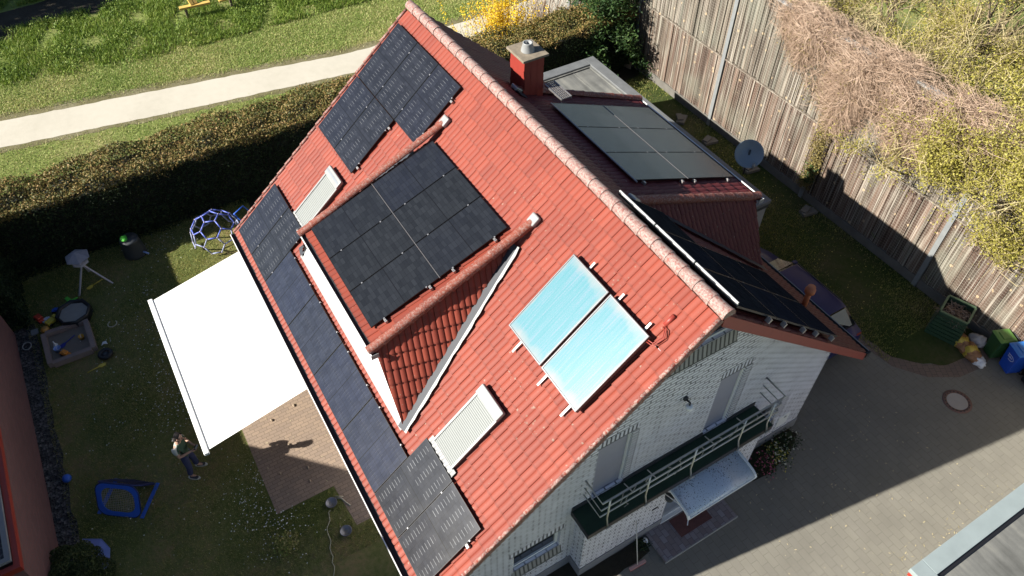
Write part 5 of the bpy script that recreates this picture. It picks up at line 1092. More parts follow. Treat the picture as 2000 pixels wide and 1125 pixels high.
bro = plain('rusty_brown_sack', (.26, .13, .06), .6, var=.5, scale=9); yel = plain('yellow_sack', (.55, .40, .06), .5, var=.2); wht = plain('white_plastic_sack', (.62, .64, .68), .4, var=.2, scale=9)
sack('brown and yellow waste sack leaning by the compost bin', (-.22, -11.50, .012), (.36, .20, .20), bro, yel, R(-35)); sack('brown and yellow waste sack nearest the driveway', (-.60, -11.42, .012), (.36, .21, .22), bro, yel, R(-28)); sack('white plastic bag in front of the green bin', (-.92, -11.38, .012), (.22, .16, .15), wht, None, R(-20))
sack('greyish sack squeezed between compost bin and green bin', (-.42, -11.95, .012), (.25, .18, .22), plain('grey_white_sack', (.40, .40, .42), .6, var=.3, scale=8), None, .4)
# ================================================================== DRIVEWAY DETAILS
mh = thing('manhole_cover', 'round manhole cover in a rusty stone ring on the driveway', 'manhole', (-1.50, -9.72, .008))
mb = MB(); mb.lathe([(.40, 0), (.40, .012), (.29, .014), (.29, 0)], (-1.50, -9.72, .008), 40); mb.build('cover_ring', plain('rusty_ring', (.15, .085, .07), .8, var=.3), mh)
mb = MB(); mb.prism([(-1.50+.285*math.cos(R(9*k)), -9.72+.285*math.sin(R(9*k))) for k in range(40)], .008, .024); mb.build('cover_lid', plain('grey_cover', (.34, .31, .28), .75, var=.12), mh)
mb = MB()
for k in range(20): a = 2*math.pi*k/20; mb.bar((-1.50+.315*math.cos(a), -9.72+.315*math.sin(a), .0235), (-1.50+.345*math.cos(a), -9.72+.345*math.sin(a), .0235), .05, .006)
mb.build('cover_slots', M['black'], mh)
st = thing('entrance_step', 'low paved entrance step below the door canopy', 'step', (-.48, -.78, 0)); mb = MB(); uvbox(mb, (-.90, -1.92, 0), (-.075, .36, .10), 0, 'xyYZ'); mb.build('step_paving', M['steppaver'], st)
mb = MB(); uvbox(mb, (-.92, -1.94, 0), (-.90, .38, .105), 0, 'xyYZ'); mb.build('step_kerb', M['concrete'], st)
mb = MB(); mb.box((-.62, -1.35, .101), (-.12, -.35, .112)); solo(mb, 'door_mat', plain('red_brown_mat', (.12, .05, .045), .95, var=.4, scale=8), 'dark red brown mat on the entrance step', 'mat')
br = thing('broom', 'broom with long pale handle leaning on the porch wall', 'broom', (-.62, 1.0, .02)); mb = MB(); mb.tube([(-.60, 1.0, .10), (-.10, .86, 1.42)], .014, 8); mb.build('broom_handle', plain('pale_broom_stick', (.55, .52, .46), .6), br)
mb = MB(); mb.bar((-.62, .77, .085), (-.60, 1.23, .085), .07, .05); mb.build('broom_head', plain('faded_red_broom', (.50, .30, .27), .6, var=.25), br); mb = MB(); mb.bar((-.625, .78, .03), (-.605, 1.22, .03), .06, .055); mb.build('bristles', plain('red_bristles', (.38, .10, .09), .9), br)
def pebble(name, label, c, s, mat, cat, group=None): 
    me = bpy.data.meshes.new(name); bm = bmesh.new(); bmesh.ops.create_icosphere(bm, subdivisions=2, radius=1)
    for v in bm.verts: k = 1+random.uniform(-.16, .16); v.co = Vector((v.co.x*s[0]*k, v.co.y*s[1]*k, v.co.z*s[2]*k+s[2]*.8))
    bm.to_mesh(me); bm.free(); o = link(name, me, mat); o.location = c; return props(o, label, cat, group)
pebble('garden_ornament', 'small white ornament on the soil beside the entrance step', (-.22, .46, .013), (.07, .06, .08), M['white'], 'ornament')
def tuft(name, label, c, r, h, n, mats, leaf, cat='plant', group=None):
    t = thing(name, label, cat, c, group); c = np.array(c)
    for i, (m, fr) in enumerate(mats):
        k = int(n*fr); P = np.stack([c[0]+rng.normal(size=k)*r*.45, c[1]+rng.normal(size=k)*r*.45, c[2]+U(.03, h, k)], 1); leaf_cards(['foliage', 'blossom'][min(i, 1)], P, leaf, m, t, t.location, .6, .6)
    return t
pk = plain('pink_petals', (.55, .12, .20), .7); ye = plain('primrose_yellow', (.62, .50, .10), .7); cr = plain('cream_petals', (.60, .58, .45), .7)
tuft('flowering_plant', 'low plant with pink red blossom in the dark front bed', (-.20, -3.55, .014), .34, .22, 500, ((M['darkleaf'], .75), (pk, .25)), .06, group='plants in the front flower bed')
tuft('flowering_plant', 'low plant with cream and yellow blossom in the dark front bed', (-.12, -4.05, .014), .40, .24, 600, ((M['conifer'], .72), (ye, .14), (cr, .14)), .06, group='plants in the front flower bed')
tuft('flowering_plant', 'green leafy plant by the house corner in the front bed', (.05, -4.6, .014), .36, .28, 420, ((M['darkleaf'], .9), (cr, .1)), .06, group='plants in the front flower bed')
tuft('ground_plant', 'small dark plant beside the broom below the porch wall', (-.28, .62, .014), .20, .16, 200, ((M['darkleaf'], 1.),), .05)
# ================================================================== GARDEN THINGS
def tint(nm, c, r=.5): return plain(nm, c, r, var=.1)
BLU = tint('toy_blue', (.03, .12, .55)); GRN = tint('toy_green', (.10, .55, .06)); YEL = tint('toy_yellow', (.62, .48, .06)); REDT = tint('toy_red', (.55, .06, .03)); ORA = tint('toy_orange', (.68, .24, .03)); LBL = tint('toy_pale_blue', (.30, .42, .72))
# climbing dome (upper part of a truncated icosahedron)
def dome(c, rr):
    t = thing('climbing_dome', 'blue and white tubular climbing dome on the sunny lawn corner', 'climbing frame', c); ph = (1+5**.5)/2; V = []
    for a, b, c_ in ((0, 1, 3*ph), (1, 2+ph, 2*ph), (ph, 2, 2*ph+1)):
        for sa in (1, -1):
            for sb in (1, -1):
                for sc_ in (1, -1):
                    for p in ((a*sa, b*sb, c_*sc_), (b*sb, c_*sc_, a*sa), (c_*sc_, a*sa, b*sb)): V.append(p)
    V = [Vector(p) for p in set((round(x, 6)+0., round(y, 6)+0., round(z, 6)+0.) for x, y, z in V)]
    # rotate so that a pentagon faces up
    ax = Vector((0, 1, ph)).normalized(); q = ax.rotation_difference(Vector((0, 0, 1))); RR = V[0].length; V = [(q @ v)/RR*rr for v in V]
    E_ = [(i, j) for i in range(len(V)) for j in range(i) if (V[i]-V[j]).length < rr*2/RR*1.05]
    zc = rr*.30; up = MB(); lo = MB(); nodes = MB()
    for i, j in E_:
        a, b = V[i], V[j]
        if a.z < -.42*rr or b.z < -.42*rr: continue
        o = Vector(c)+Vector((0, 0, zc+.06*rr)); (up if (a.z+b.z)/2 > rr*.45 else lo).tube([o+a, o+b], .024, 8)
    for v in V:
        if v.z > -.42*rr: nodes.lathe([(0, -.035), (.032, -.015), (.032, .015), (0, .035)], Vector(c)+v+Vector((0, 0, zc+.06*rr)), 8)
    up.build('blue_tubes', plain('blue_white_tube', (.10, .14, .50), .45, var=.4, scale=6), t); lo.build('pale_tubes', plain('pale_tube', (.26, .29, .44), .45, var=.25, scale=6), t); nodes.build('joints', plain('pale_joint', (.34, .30, .36), .5), t)
    mb = MB(); o = Vector(c); mb.tube([o+Vector((.1, -.75, .75)), o+Vector((.42, -1.15, .70)), o+Vector((.18, -1.5, .15)), o+Vector((-.15, -1.05, .2)), o+Vector((.1, -.75, .75))], .024, 8); mb.build('side_tubes', BLU, t)
dome((15.75, 6.42, 0), .82)
# nest box on tripod
bf = thing('bird_table', 'white hexagonal roofed bird table on three splayed legs', 'bird table', (15.85, 10.5, 0)); WW = plain('greyed_white_wood', (.46, .44, .46), .6, var=.2)
for e in ((15.50, 10.98), (15.52, 9.95), (16.45, 10.5)):
    mb = MB(); mb.bar((*e, 0), (15.85+(15.85-e[0])*.12, 10.5+(10.5-e[1])*.12, 1.0), .05, .03); mb.build('leg', WW, bf)
mb = MB(); mb.lathe([(.26, 0), (.26, .03), (0, .03)], (15.85, 10.5, .98), 6); mb.build('tray', WW, bf)
for k in range(6):
    a = math.pi/3*k; mb = MB(); mb.bar((15.85+.2*math.cos(a), 10.5+.2*math.sin(a), 1.01), (15.85+.2*math.cos(a), 10.5+.2*math.sin(a), 1.22), .025, .025); mb.build('post', WW, bf)
mb = MB(); mb.lathe([(.38, 0), (.36, .02), (.0, .22), (.0, .20)], (15.85, 10.5, 1.22), 6); rfb = mb.build('table_roof', plain('pale_grey_roof', (.22, .22, .25), .7, var=.25, scale=12), bf)
for p in rfb.data.polygons: p.use_smooth = False
# composter with green frog
cb = thing('rain_barrel', 'round dark grey plastic barrel on the shaded lawn', 'barrel', (16.55, 9.0, 0)); mb = MB(); mb.lathe([(.0, 0), (.37, .0), (.36, .1), (.30, .62), (.31, .64), (.28, .70), (.0, .72)], (16.55, 9.0, 0), 24); mb.build('barrel_body', plain('dark_grey_plastic', (.045, .05, .055), .5), cb)
mb = MB(); mb.tube([(16.25, 8.75, .2), (16.1, 8.62, .18)], .03, 8); mb.build('tap', LBL, cb)
fr_ = pebble('toy_frog', 'bright green toy lying on the dark barrel', (16.52, 9.12, .71), (.15, .11, .07), GRN, 'toy')
# sandbox
sb = thing('sandbox', 'square wooden sandbox with sand and toys', 'sandbox', (13.58, 11.57, 0)); A4 = [(14.24, 12.18), (14.18, 10.98), (12.93, 10.96), (12.95, 12.17)]
for i in range(4):
    a, b = A4[i], A4[(i+1) % 4]; mb = MB(); d = (Vector(b)-Vector(a)).normalized()*(.0 if i % 2 else .07); mb.bar((a[0]+d.x, a[1]+d.y, .10), (b[0]-d.x, b[1]-d.y, .10), .14, .20); mb.build('sandbox_board', plain('pinkish_grey_board', (.25, .19, .165), .8, var=.25), sb)
mb = MB(); mb.box((12.98, 11.02, 0), (14.15, 12.12, .06)); mb.build('sand', plain('damp_sand', (.20, .165, .13), .95, var=.2, scale=5), sb)
tub = thing('sand_tub', 'low black rubber tub filled with pale sand beside the sandbox', 'tub', (14.62, 11.22, 0)); mb = MB(); cT = Vector((14.62, 11.22, 0)); mb.lathe([(.40, 0), (.50, .02), (.52, .30), (.48, .32), (.44, .28), (.42, .22)], cT, 8); tb = mb.build('tub_wall', M['black'], tub)
mb = MB(); mb.lathe([(.43, 0), (.0, .02)], cT+Vector((0, 0, .22)), 8); mb.build('tub_sand', plain('pale_grey_sand', (.30, .28, .25), .95, var=.15), tub)
ty = thing('rubber_tyre', 'small black rubber tyre lying by the sandbox', 'tyre', (12.59, 10.73, .02)); mb = MB(); cc = Vector((12.59, 10.73, .09)); mb.lathe([(.10+.0, -.05), (.17, -.075), (.215, -.03), (.215, .03), (.17, .075), (.10, .05), (.10, -.05)], cc, 24); mb.build('tread', M['black'], ty); mb = MB(); mb.lathe([(.098, -.02), (.098, .02), (.03, .03), (0, .03)], cc, 18); mb.build('hub', M['darkmetal'], ty)
def ball(name, label, c, r, mat): 
    mb = MB(); mb.lathe([(r*math.sin(math.pi*k/12), r-r*math.cos(math.pi*k/12)) for k in range(13)], c, 20); return solo(mb, name, mat, label, 'ball', loc=c)
ball('play_ball', 'blue ball on the shaded lawn near the brick wall', (8.86, 12.42, .01), .11, BLU); ball('play_ball', 'orange ball at the upper left corner of the sandbox', (14.42, 12.10, .01), .13, plain('dull_orange', (.40, .20, .04), .5)); ball('play_ball', 'tiny pink ball beyond the black tub', (15.08, 11.24, .01), .05, pk)
def spade(label, c, ang, mat):
    t = thing('toy_spade', label, 'toy', c, 'toy spades'); Mx = Matrix.Translation(c) @ Matrix.Rotation(ang, 4, 'Z'); mb = MB(); mb.tube([Mx @ Vector((0, 0, .03)), Mx @ Vector((.34, 0, .035))], .014, 8); mb.build('spade_handle', mat, t)
    mb = MB(); vs = [(.0, -.03, .03), (-.06, -.07, .012), (-.17, -.06, .012), (-.22, 0, .02), (-.17, .06, .012), (-.06, .07, .012), (.0, .03, .03)]; mb.extrude([Mx @ Vector(v) for v in vs], (0, 0, .012)); mb.build('spade_blade', mat, t)
spade('pale yellow toy spade beneath the bird table', (15.72, 10.52, .01), R(-70), YEL); spade('pale yellow toy spade on the lawn below the sandbox', (12.25, 11.0, .01), R(100), YEL); spade('small dark blue toy spade in the sandbox sand', (13.63, 11.68, .06), R(-60), tint('navy_toy', (.02, .03, .25)))
gl = thing('toy_glider', 'bright green toy aeroplane lying beyond the black tub', 'toy', (15.32, 11.32, .01)); Mx = Matrix.Translation((15.32, 11.32, .01)) @ Matrix.Rotation(R(-75), 4, 'Z'); mb = MB(); mb.tube([Mx @ Vector((-.28, 0, .05)), Mx @ Vector((0, 0, .06)), Mx @ Vector((.30, 0, .05))], [.025, .045, .02], 8); mb.build('fuselage', GRN, gl)
mb = MB(); mb.prism([(-.02, -.26), (.09, -.24), (.13, 0), (.09, .26), (-.02, .24), (.0, 0)], .05, .065); mb.v = [Mx @ v for v in mb.v]; mb.build('wing', GRN, gl)
tk = thing('toy_truck', 'yellow toy truck among the toys beside the sandbox', 'toy', (14.74, 11.88, .01)); Mx = Matrix.Translation((14.74, 11.88, .01)) @ Matrix.Rotation(R(-60), 4, 'Z'); mb = MB(); mb.box((-.18, -.09, .06), (.08, .09, .17), 0, Mx); mb.build('truck_bed', YEL, tk, bevel=.01); mb = MB(); mb.box((.09, -.08, .06), (.20, .08, .20), 0, Mx); mb.build('truck_cab', YEL, tk, bevel=.015)
for sx in (-.11, .12):
    for sy in (-.09, .09): mb = MB(); mb.tube([Mx @ Vector((sx, sy*.85, .055)), Mx @ Vector((sx, sy*1.2, .055))], .055, 12); mb.build('wheel', M['black'], tk)
def toycar(label, c, ang, mat, s=1.):
    t = thing('toy_car', label, 'toy', c); Mx = Matrix.Translation(c) @ Matrix.Rotation(ang, 4, 'Z') @ Matrix.Scale(s, 4); mb = MB(); mb.box((-.16, -.08, .04), (.16, .08, .10), 0, Mx); mb.build('body', mat, t, bevel=.012); mb = MB(); mb.box((-.09, -.07, .101), (.07, .07, .16), 0, Mx, taper=1.); mb.build('cab', mat, t, bevel=.015)
    for sx in (-.10, .10):
        for sy in (-.08, .08): mb = MB(); mb.tube([Mx @ Vector((sx, sy*.85, .04)), Mx @ Vector((sx, sy*1.2, .04))], .04, 10); mb.build('wheel', M['black'], t)
toycar('red toy car at the hedge end of the toy heap', (15.05, 12.2, .01), .4, REDT, 1.2); toycar('blue toy car behind the yellow truck', (15.17, 11.70, .01), 1.2, BLU, .8); toycar('pale blue and white toy car left of the yellow truck', (14.9, 12.02, .01), 2.1, tint('toy_white', (.6, .62, .7)), .8); toycar('orange toy digger in the sandbox corner', (13.18, 11.74, .06), .6, ORA, 1.0)
def bucket(label, c, r, h, mat):
    t = thing('toy_bucket', label, 'toy', c, 'toy buckets'); mb = MB(); mb.lathe([(0, .01), (r*.75, 0), (r, h), (r*1.06, h), (r*.95, h-.005), (r*.7, .02), (0, .02)], c, 18); mb.build('bucket_wall', mat, t); mb = MB(); c = Vector(c); mb.tube([c+Vector((r*math.cos(a), .0, h+.6*r*math.sin(a))) for a in [math.pi*k/8 for k in range(9)]], .006, 6); mb.build('bucket_handle', M['white'], t)
bucket('pale blue and white bucket in the sandbox', (13.44, 11.90, .06), .10, .15, LBL); bucket('yellow orange bucket on the house side of the sandbox', (13.57, 11.21, .06), .08, .13, tint('amber_toy', (.62, .34, .04)))
mb = MB(); mb.lathe([(.07, 0), (.02, .10), (.015, .18), (0, .18)], (13.72, 11.95, .06), 14); solo(mb, 'toy_funnel', M['white'], 'white upright toy cone in the sandbox', 'toy')
mb = MB(); mb.tube([(13.76+.13*math.cos(a), 10.32+.13*math.sin(a), .02) for a in [R(20+k*20) for k in range(15)]], .016, 8); solo(mb, 'toy_ring', plain('cream_ring', (.55, .50, .38), .6), 'open cream coloured ring lying on the lawn', 'toy')
mb = MB(); mb.tube([(14.15+.15*math.cos(a), 12.70+.12*math.sin(a), .04) for a in [R(k*20) for k in range(19)]], .014, 8); solo(mb, 'toy_hoop', plain('grey_hoop', (.40, .40, .38), .6), 'pale hoop on the gravel strip by the brick wall', 'toy')
mb = MB(); mb.box((14.50, 12.32, .012), (14.72, 12.52, .05)); solo(mb, 'picture_board', M['whiteg'], 'small whitish board at the hedge corner', 'board')
mb = MB(); mb.extrude([(13.02, 10.78, .03), (13.16, 10.72, .02), (13.12, 10.62, .05), (13.0, 10.60, .03), (13.05, 10.70, .04)], (0, 0, .015)); solo(mb, 'crumpled_wrapper', M['white'], 'white scrap lying between sandbox and tyre', 'scrap')
# pop-up goal: two leaning net hoops
def goal():
    t = thing('pop_up_goal', 'blue framed pop-up football goal with netting on the lawn', 'football goal', (7.3, 11.05, 0)); a = Vector((7.48, 11.92, 0)); b = Vector((6.80, 11.02, 0)); ex = (b-a).normalized(); W_ = (b-a).length; back = Vector((-ex.y, ex.x, 0)); 
    if back.x < 0: back = -back
    D_ = .98; apex = a+back*D_*.46+Vector((0, 0, .86)); 
    pnet = plain('pale_net_cord', (.42, .38, .30), .8)
    def hoop(o, ey, L, nm, netnm, fm, wid, ncol, r_=.26):
        n = ex.cross(ey).normalized(); outl = []
        def rr_(m): 
            pts = []
            for cx, cy, s0 in ((W_-m-r_, m+r_, -90), (W_-m-r_, L-m-r_, 0), (m+r_, L-m-r_, 90), (m+r_, m+r_, 180)):
                for k in range(7): q = R(s0+15*k); pts.append((cx+r_*math.cos(q), cy+r_*math.sin(q)))
            return pts
        O_, I_ = rr_(.0), rr_(wid); mb = MB(); k = len(O_); W3 = lambda p, h: o+ex*p[0]+ey*p[1]+n*h
        vs = [W3(p, -.012) for p in O_]+[W3(p, -.012) for p in I_]+[W3(p, .012) for p in O_]+[W3(p, .012) for p in I_]
        fs = []
        for i in range(k): j = (i+1) % k; fs += [(i, j, k+j, k+i), (2*k+i, 3*k+i, 3*k+j, 2*k+j), (i, 2*k+i, 2*k+j, j), (k+i, k+j, 3*k+j, 3*k+i)]
        mb.idx(vs, fs); mb.build(nm, fm, t)
        mb = MB(); mb.tube([W3(p, 0) for p in O_]+[W3(O_[0], 0)], .018, 6); mb.build(nm+'_edge', tint('navy_edge', (.008, .018, .10)), t)
        mb = MB(); stp = .055; q = wid*.8
        x = q
        while x < W_-q: mb.tube([W3((x, q), -.02), W3((x+.02*math.sin(x*20), L*.5), -.05), W3((x, L-q), -.02)], .004, 4, cap=False); x += stp
        y = q
        while y < L-q: mb.tube([W3((q, y), -.02), W3((W_*.5, y), -.05), W3((W_-q, y), -.02)], .004, 4, cap=False); y += stp
        mb.build(netnm, ncol, t)
    eyf = (apex-a); Lf = eyf.length; hoop(a, eyf/Lf, Lf, 'front_hoop', 'front_net', BLU, .13, pnet)
    o2 = a+back*D_; ey2 = (apex-o2); L2 = ey2.length; hoop(o2, ey2/L2, L2, 'rear_hoop', 'rear_net', plain('dark_navy_fabric', (.018, .022, .10), .6), .17, plain('navy_net_cord', (.03, .03, .07), .8))
    for o_ in (a, b): mb = MB(); mb.bar(o_+Vector((0, 0, .02)), o_+back*D_+Vector((0, 0, .02)), .10, .012); mb.build('base_strap', BLU, t)
goal()
mb = MB(); z = .03; p5 = [(6.95, 12.38), (6.62, 11.98), (6.12, 11.98), (5.96, 12.25), (6.5, 12.44)]
pb = thing('folded_sheet', 'pale bluish white folded sheet lying on the lawn by the bush', 'sheet', (6.4, 12.2, .02)); tintb = plain('bluish_white_sheet', (.30, .36, .74), .6, var=.1)
mb = MB(); mb.extrude([(6.98, 12.40, .05), (6.66, 11.96, .16), (6.34, 11.84, .12), (6.22, 12.38, .05)], (0, 0, .012)); mb.build('sheet_half', tintb, pb); mb = MB(); mb.extrude([(6.215, 12.38, .05), (6.335, 11.84, .12), (6.0, 11.94, .06), (5.80, 12.20, .03)], (0, 0, .012)); mb.build('sheet_half', tintb, pb)
for c, lb in (((4.70, 6.75, .01), 'round metal bowl on the grass beside the patio corner'), ((3.81, 6.72, .01), 'round metal bowl on the grass nearest the front of the house')):
    mb = MB(); mb.lathe([(0, .0), (.09, .0), (.14, .09), (.15, .095), (.135, .088), (.085, .012), (0, .010)], c, 22); solo(mb, 'metal_bowl', plain('dull_tin', (.22, .22, .24), .4, .4, var=.15), lb, 'bowl', 'metal bowls on the grass', loc=c)
mb = MB(); pts = [(4.55, 6.85, .03)]
for k in range(14): pts.append((4.55-.13*k+random.uniform(-.03, .03), 6.95+.035*k+random.uniform(-.06, .06), .03))
mb.tube(pts, .010, 6); solo(mb, 'garden_hose', plain('pale_cord', (.45, .42, .30), .8), 'thin pale cord trailing over the grass from the bowl', 'cord')
mb = MB(); mb.tube([(4.80, 6.62, .03), (4.72, 6.48, .03), (4.55, 6.42, .03), (4.42, 6.36, .02)], .02, 6); mb.tube([(4.86, 6.60, .02), (4.74, 6.42, .02)], .014, 6); solo(mb, 'garden_stick', plain('bleached_stick', (.45, .40, .30), .8), 'bleached forked stick lying beside the metal bowl', 'stick')
for i, (x, y) in enumerate(((8.05, 6.55), (7.9, 7.25), (6.9, 7.1), (6.2, 7.6), (6.0, 6.9), (5.6, 7.0), (5.45, 5.95))): pebble('patio_stone', ['small dark stone under the awning edge', 'brown leaf curl on the sunny patio', 'brown crumb on the patio centre', 'pale stone near the lawn edge of the patio', 'small pale stone at the shade line', 'brown stone in the shaded patio corner', 'grey stone beside the house eaves on the patio'][i], (x, y, .012), (.05, .03, .025), M['wood'], 'stone', 'small stones on the patio')
bu = thing('round_bush', 'rounded evergreen bush at the lower left by the brick wall', 'bush', (5.75, 12.62, 0)); n = 15000; D = rand_unit(n); D[:, 2] = np.abs(D[:, 2]); rad = .92*(1-.18*U(0, 1, n)**2)*(1+.10*np.sin(D[:, 0]*7+D[:, 1]*5)+.07*np.sin(D[:, 2]*9+D[:, 0]*4)); P = np.array([5.75, 12.62, .12])+D*rad[:, None]*np.array([1.05, .80, 1.0]); leaf_cards('foliage', P, .055, foliage('dull_green_bush', [(.15, (.020, .032, .010)), (.55, (.055, .075, .020)), (.9, (.13, .13, .045))], 1.2, .1), bu, bu.location, .5, .3)
mb = MB(); mb.lathe([(.0, .0), (.55, .0), (.56, .35), (.35, .62), (0, .72)], (5.75, 12.62, .02), 14); mb.build('bush_core', M['core'], bu)
tuft('ground_plant', 'low weedy clump at the bottom edge of the lawn', (4.25, 8.15, .004), .32, .16, 500, ((M['grass'], 1.),), .06)
# yellow timber frame on the far bank
tf = thing('timber_seat', 'yellow timber bench swing frame in the rough grass at the top', 'timber frame', (32.2, 2.6, 0)); yw = plain('yellow_timber', (.62, .40, .10), .6, var=.15)
mb = MB(); mb.bar((31.3, 3.55, .55), (31.2, 2.15, .55), .22, .10); mb.build('beam', yw, tf); mb = MB(); mb.bar((31.1, 1.75, .55), (31.1, .85, .60), .22, .10); mb.build('beam', yw, tf)
for dx in (0, .45): mb = MB(); mb.bar((31.25+.1*dx, 2.95-dx*.4, .60), (33.0, 3.3-dx*.6, 2.4), .16, .10); mb.build('post', yw, tf)
for y in (3.3, 1.2): mb = MB(); mb.bar((31.25, y, 0), (31.25, y, .5), .12, .12); mb.build('leg', M['bark'], tf)
# ================================================================== PERSON (skinned body, clothes as children)
def skin(name, joints, bones, mat, parent, sub=2):
    names = list(joints); me = bpy.data.meshes.new(name); me.from_pydata([joints[k][0] for k in names], [(names.index(a), names.index(b)) for a, b in bones], [])
    bm = bmesh.new(); bm.from_mesh(me); ly = bm.verts.layers.skin.verify(); bm.verts.ensure_lookup_table()
    for i, k in enumerate(names): rr = joints[k][1]; bm.verts[i][ly].radius = rr if isinstance(rr, tuple) else (rr, rr); bm.verts[i][ly].use_root = (i == 0)
    bm.to_mesh(me); bm.free(); o = link(name, me, mat, parent)
    m = o.modifiers.new('skin', 'SKIN'); m.use_smooth_shade = True; m.branch_smoothing = .4; q = o.modifiers.new('sub', 'SUBSURF'); q.levels = sub; q.render_levels = sub; return o
pe = thing('person', 'dark haired person in green and white top and blue trousers holding a controller', 'person', (7.46, 9.50, .004))
pe.rotation_euler = (0, 0, math.atan2(-.86, -.52))      # local +x is the way the person faces
SK = plain('skin', (.42, .25, .18), .6, var=.05); JN = plain('blue_trousers', (.035, .042, .10), .8, var=.2); HR = plain('dark_brown_hair', (.018, .013, .011), .6, var=.3, scale=30)
def shirt_mat():
    t = NT('green_and_white_shirt'); sp = t.n('ShaderNodeSeparateXYZ'); t.l(t.co(), sp.inputs[0]); k = t.math('GREATER_THAN', t.math('ADD', sp.outputs[0], t.math('MULTIPLY', t.math('ABSOLUTE', sp.outputs[1]), -.30)), -.02)
    return t.out(t.mix(k, (.50, .50, .45), (.060, .105, .070)), .85, 0, .2)
J = {'pelvis': ((0, 0, .95), (.15, .11)), 'belly': ((.0, 0, 1.10), (.145, .105)), 'chest': ((.0, 0, 1.30), (.16, .115)), 'neck0': ((.0, 0, 1.46), .065), 'neck': ((.045, 0, 1.53), .055), 'head0': ((.10, 0, 1.60), (.085, .085)), 'head': ((.12, 0, 1.70), (.092, .085)), 'crown': ((.11, 0, 1.775), (.06, .06)),
     'hipL': ((0, .09, .90), .095), 'kneeL': ((.06, .12, .50), .062), 'ankL': ((.05, .14, .09), .042), 'toeL': ((.20, .16, .04), .036), 'hipR': ((0, -.09, .90), .095), 'kneeR': ((.04, -.15, .50), .062), 'ankR': ((-.02, -.19, .09), .042), 'toeR': ((.13, -.21, .04), .036),
     'shL': ((-.01, .18, 1.42), .06), 'elL': ((.03, .27, 1.14), .042), 'wrL': ((.27, .10, 1.16), .028), 'shR': ((-.01, -.18, 1.42), .06), 'elR': ((.03, -.27, 1.14), .042), 'wrR': ((.27, -.10, 1.16), .028)}
B_ = [('pelvis', 'belly'), ('belly', 'chest'), ('chest', 'neck0'), ('neck0', 'neck'), ('neck', 'head0'), ('head0', 'head'), ('head', 'crown'), ('pelvis', 'hipL'), ('hipL', 'kneeL'), ('kneeL', 'ankL'), ('ankL', 'toeL'), ('pelvis', 'hipR'), ('hipR', 'kneeR'), ('kneeR', 'ankR'), ('ankR', 'toeR'), ('chest', 'shL'), ('shL', 'elL'), ('elL', 'wrL'), ('chest', 'shR'), ('shR', 'elR'), ('elR', 'wrR')]
for sd in ('L', 'R'):      # palm, four fingers and a thumb closing round the controller
    k = 1 if sd == 'L' else -1; J['palm'+sd] = ((.335, k*.085, 1.165), (.028, .018)); B_.append(('wr'+sd, 'palm'+sd))
    for f in range(4):
        a = (.365, k*(.085-.018*f+.012), 1.185-.016*f); b = (.395, k*(.06-.012*f), 1.175-.016*f); c = (.385, k*(.032-.006*f), 1.155-.012*f)
        for nm, p, r_ in (('a', a, .0095), ('b', b, .009), ('c', c, .008)): J[f'f{f}{nm}{sd}'] = (p, r_)
        B_ += [('palm'+sd, f'f{f}a{sd}'), (f'f{f}a{sd}', f'f{f}b{sd}'), (f'f{f}b{sd}', f'f{f}c{sd}')]
    J['ta'+sd] = ((.335, k*.055, 1.20), .011); J['tb'+sd] = ((.365, k*.035, 1.212), .009); B_ += [('palm'+sd, 'ta'+sd), ('ta'+sd, 'tb'+sd)]
skin('body', J, B_, SK, pe)
T = {'belly': ((.0, 0, 1.06), (.175, .135)), 'low': ((.0, 0, .93), (.18, .145)), 'chest': ((.0, 0, 1.30), (.19, .145)), 'top': ((.0, 0, 1.43), (.12, .10)), 'shL': ((-.01, .19, 1.42), .082), 'slL': ((.01, .25, 1.24), .068), 'shR': ((-.01, -.19, 1.42), .082), 'slR': ((.01, -.25, 1.24), .068)}
skin('shirt', T, [('belly', 'low'), ('belly', 'chest'), ('chest', 'top'), ('chest', 'shL'), ('shL', 'slL'), ('chest', 'shR'), ('shR', 'slR')], shirt_mat(), pe)
Q = {'pelvis': ((0, 0, .94), (.165, .125)), 'waist': ((0, 0, 1.02), (.16, .12)), 'hipL': ((0, .095, .86), .115), 'kneeL': ((.06, .12, .50), .084), 'cufL': ((.05, .14, .12), .075), 'hipR': ((0, -.095, .86), .115), 'kneeR': ((.04, -.15, .50), .084), 'cufR': ((-.02, -.19, .12), .075)}
skin('trousers', Q, [('pelvis', 'waist'), ('pelvis', 'hipL'), ('hipL', 'kneeL'), ('kneeL', 'cufL'), ('pelvis', 'hipR'), ('hipR', 'kneeR'), ('kneeR', 'cufR')], JN, pe)
def loc_mesh(mb, name, mats, parent, smooth=False): return mb.build(name, mats, parent, org=(0, 0, 0))
for y0, x0 in ((.145, .05), (-.195, -.02)):
    s_ = skin('shoe', {'heel': ((x0-.04, y0, .05), (.052, .05)), 'mid': ((x0+.07, y0+.02*(1 if y0 > 0 else -1), .052), (.055, .045)), 'toe': ((x0+.19, y0+.03*(1 if y0 > 0 else -1), .04), (.05, .034))}, [('heel', 'mid'), ('mid', 'toe')], plain('dark_shoe', (.03, .03, .035), .6), pe)
    mb = MB(); pts = []
    for k in range(18):
        a = 2*math.pi*k/18; pts.append((x0+.075+.165*math.cos(a), y0+(.02+.012*math.cos(a))*(1 if y0 > 0 else -1)+.062*math.sin(a)))
    mb.prism(pts, .0, .035); loc_mesh(mb, 'shoe_sole', plain('cream_sole', (.55, .53, .47), .6), pe)
hr = skin('hair', {'back': ((.055, 0, 1.70), (.088, .085)), 'top': ((.10, 0, 1.765), (.082, .082)), 'front': ((.155, 0, 1.775), (.055, .06)), 'nape': ((.035, 0, 1.62), (.06, .06))}, [('back', 'top'), ('top', 'front'), ('back', 'nape')], HR, pe)
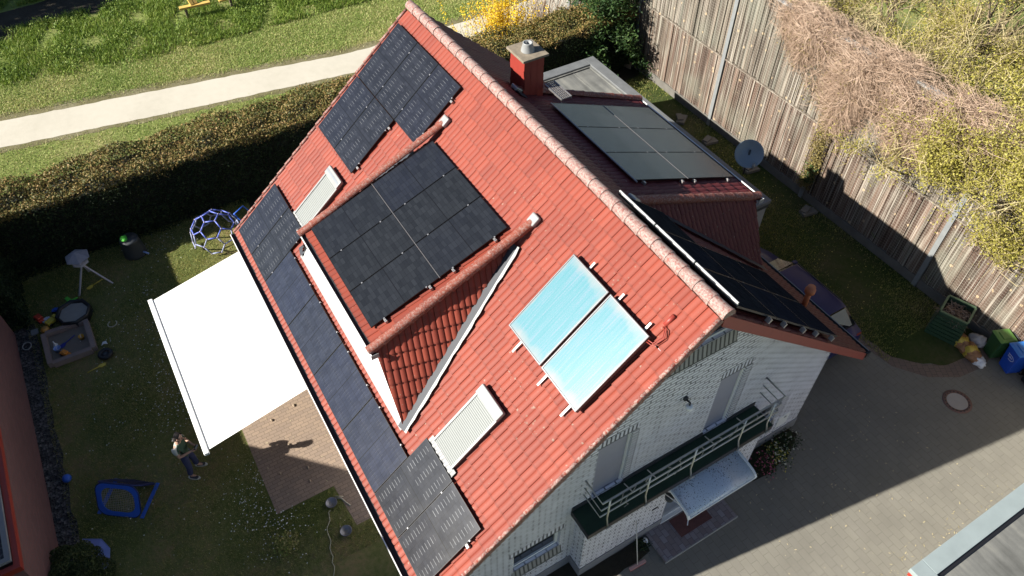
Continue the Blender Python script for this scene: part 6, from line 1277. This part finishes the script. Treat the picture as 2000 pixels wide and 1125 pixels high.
for k in (-1, 1):
    mb = MB(); mb.lathe([(0, -.006), (.011, 0), (0, .006)], (.198, k*.032, 1.685), 10, axis=(1, 0, 0)); loc_mesh(mb, 'eye', M['black'], pe)
    mb = MB(); mb.tube([(.115, k*.088, 1.665), (.105, k*.098, 1.69), (.11, k*.092, 1.715)], .014, 6); loc_mesh(mb, 'ear', SK, pe)
mb = MB(); mb.tube([(.205, 0, 1.69), (.225, 0, 1.655), (.20, 0, 1.645)], [.009, .016, .012], 6); loc_mesh(mb, 'nose', SK, pe)
mb = MB(); mb.bar((.196, -.022, 1.617), (.196, .022, 1.617), .008, .008); loc_mesh(mb, 'mouth', pk, pe)
ct = thing('remote_controller', 'black remote controller held in both hands of the person', 'controller', (0, 0, 0)); ang = pe.rotation_euler.z; off = Matrix.Rotation(ang, 3, 'Z') @ Vector((.375, 0, 1.185)); ct.location = Vector(pe.location)+off; ct.rotation_euler = (0, -.35, ang)
mb = MB(); mb.box((-.045, -.075, -.018), (.045, .075, .018)); loc_mesh(mb, 'controller_body', M['black'], ct).modifiers.new('b', 'BEVEL').width = .008
mb = MB(); mb.box((.0, -.06, .0185), (.075, .06, .026)); loc_mesh(mb, 'controller_screen', M['glass'], ct)

# ================================================================== tall tree left of the picture that shades the dirt track
tt = thing('broad_tree', 'broad dark tree beyond the left edge shading the dirt track', 'tree', (40.5, 21.5, 0)); mb = MB(); mb.tube([(40.5, 21.5, 0), (40.5, 21.5, 4), (40.7, 21.3, 7)], [.35, .28, .1], 10); mb.build('trunk', M['bark'], tt)
n = 9000; D = rand_unit(n); P = np.array([40.5, 21.5, 6.2])+D*(rng.uniform(size=n)[:, None]**.4)*np.array([4.2, 5.5, 3.4]); P = P[np.sin(P[:, 0]*2)+np.sin(P[:, 1]*1.7)+np.sin(P[:, 2]*2.3) > -1.2]; leaf_cards('crown', P, .38, M['darkleaf'], tt, tt.location, .6, .4)
for i, (c, lb) in enumerate((((33.6, 1.0, 0), 'dark low bramble beside the yellow timber frame'), ((31.9, -1.6, 0), 'dark low bramble on the bank right of the yellow timber'), ((30.6, -4.0, 0), 'pale brown low bramble at the end of the bank'))):
    tuft('bramble', lb, c, 1.3, .8, 2200, ((M['darkleaf'] if i < 2 else M['hedge'], 1.),), .12, 'shrub', 'brambles on the far bank')
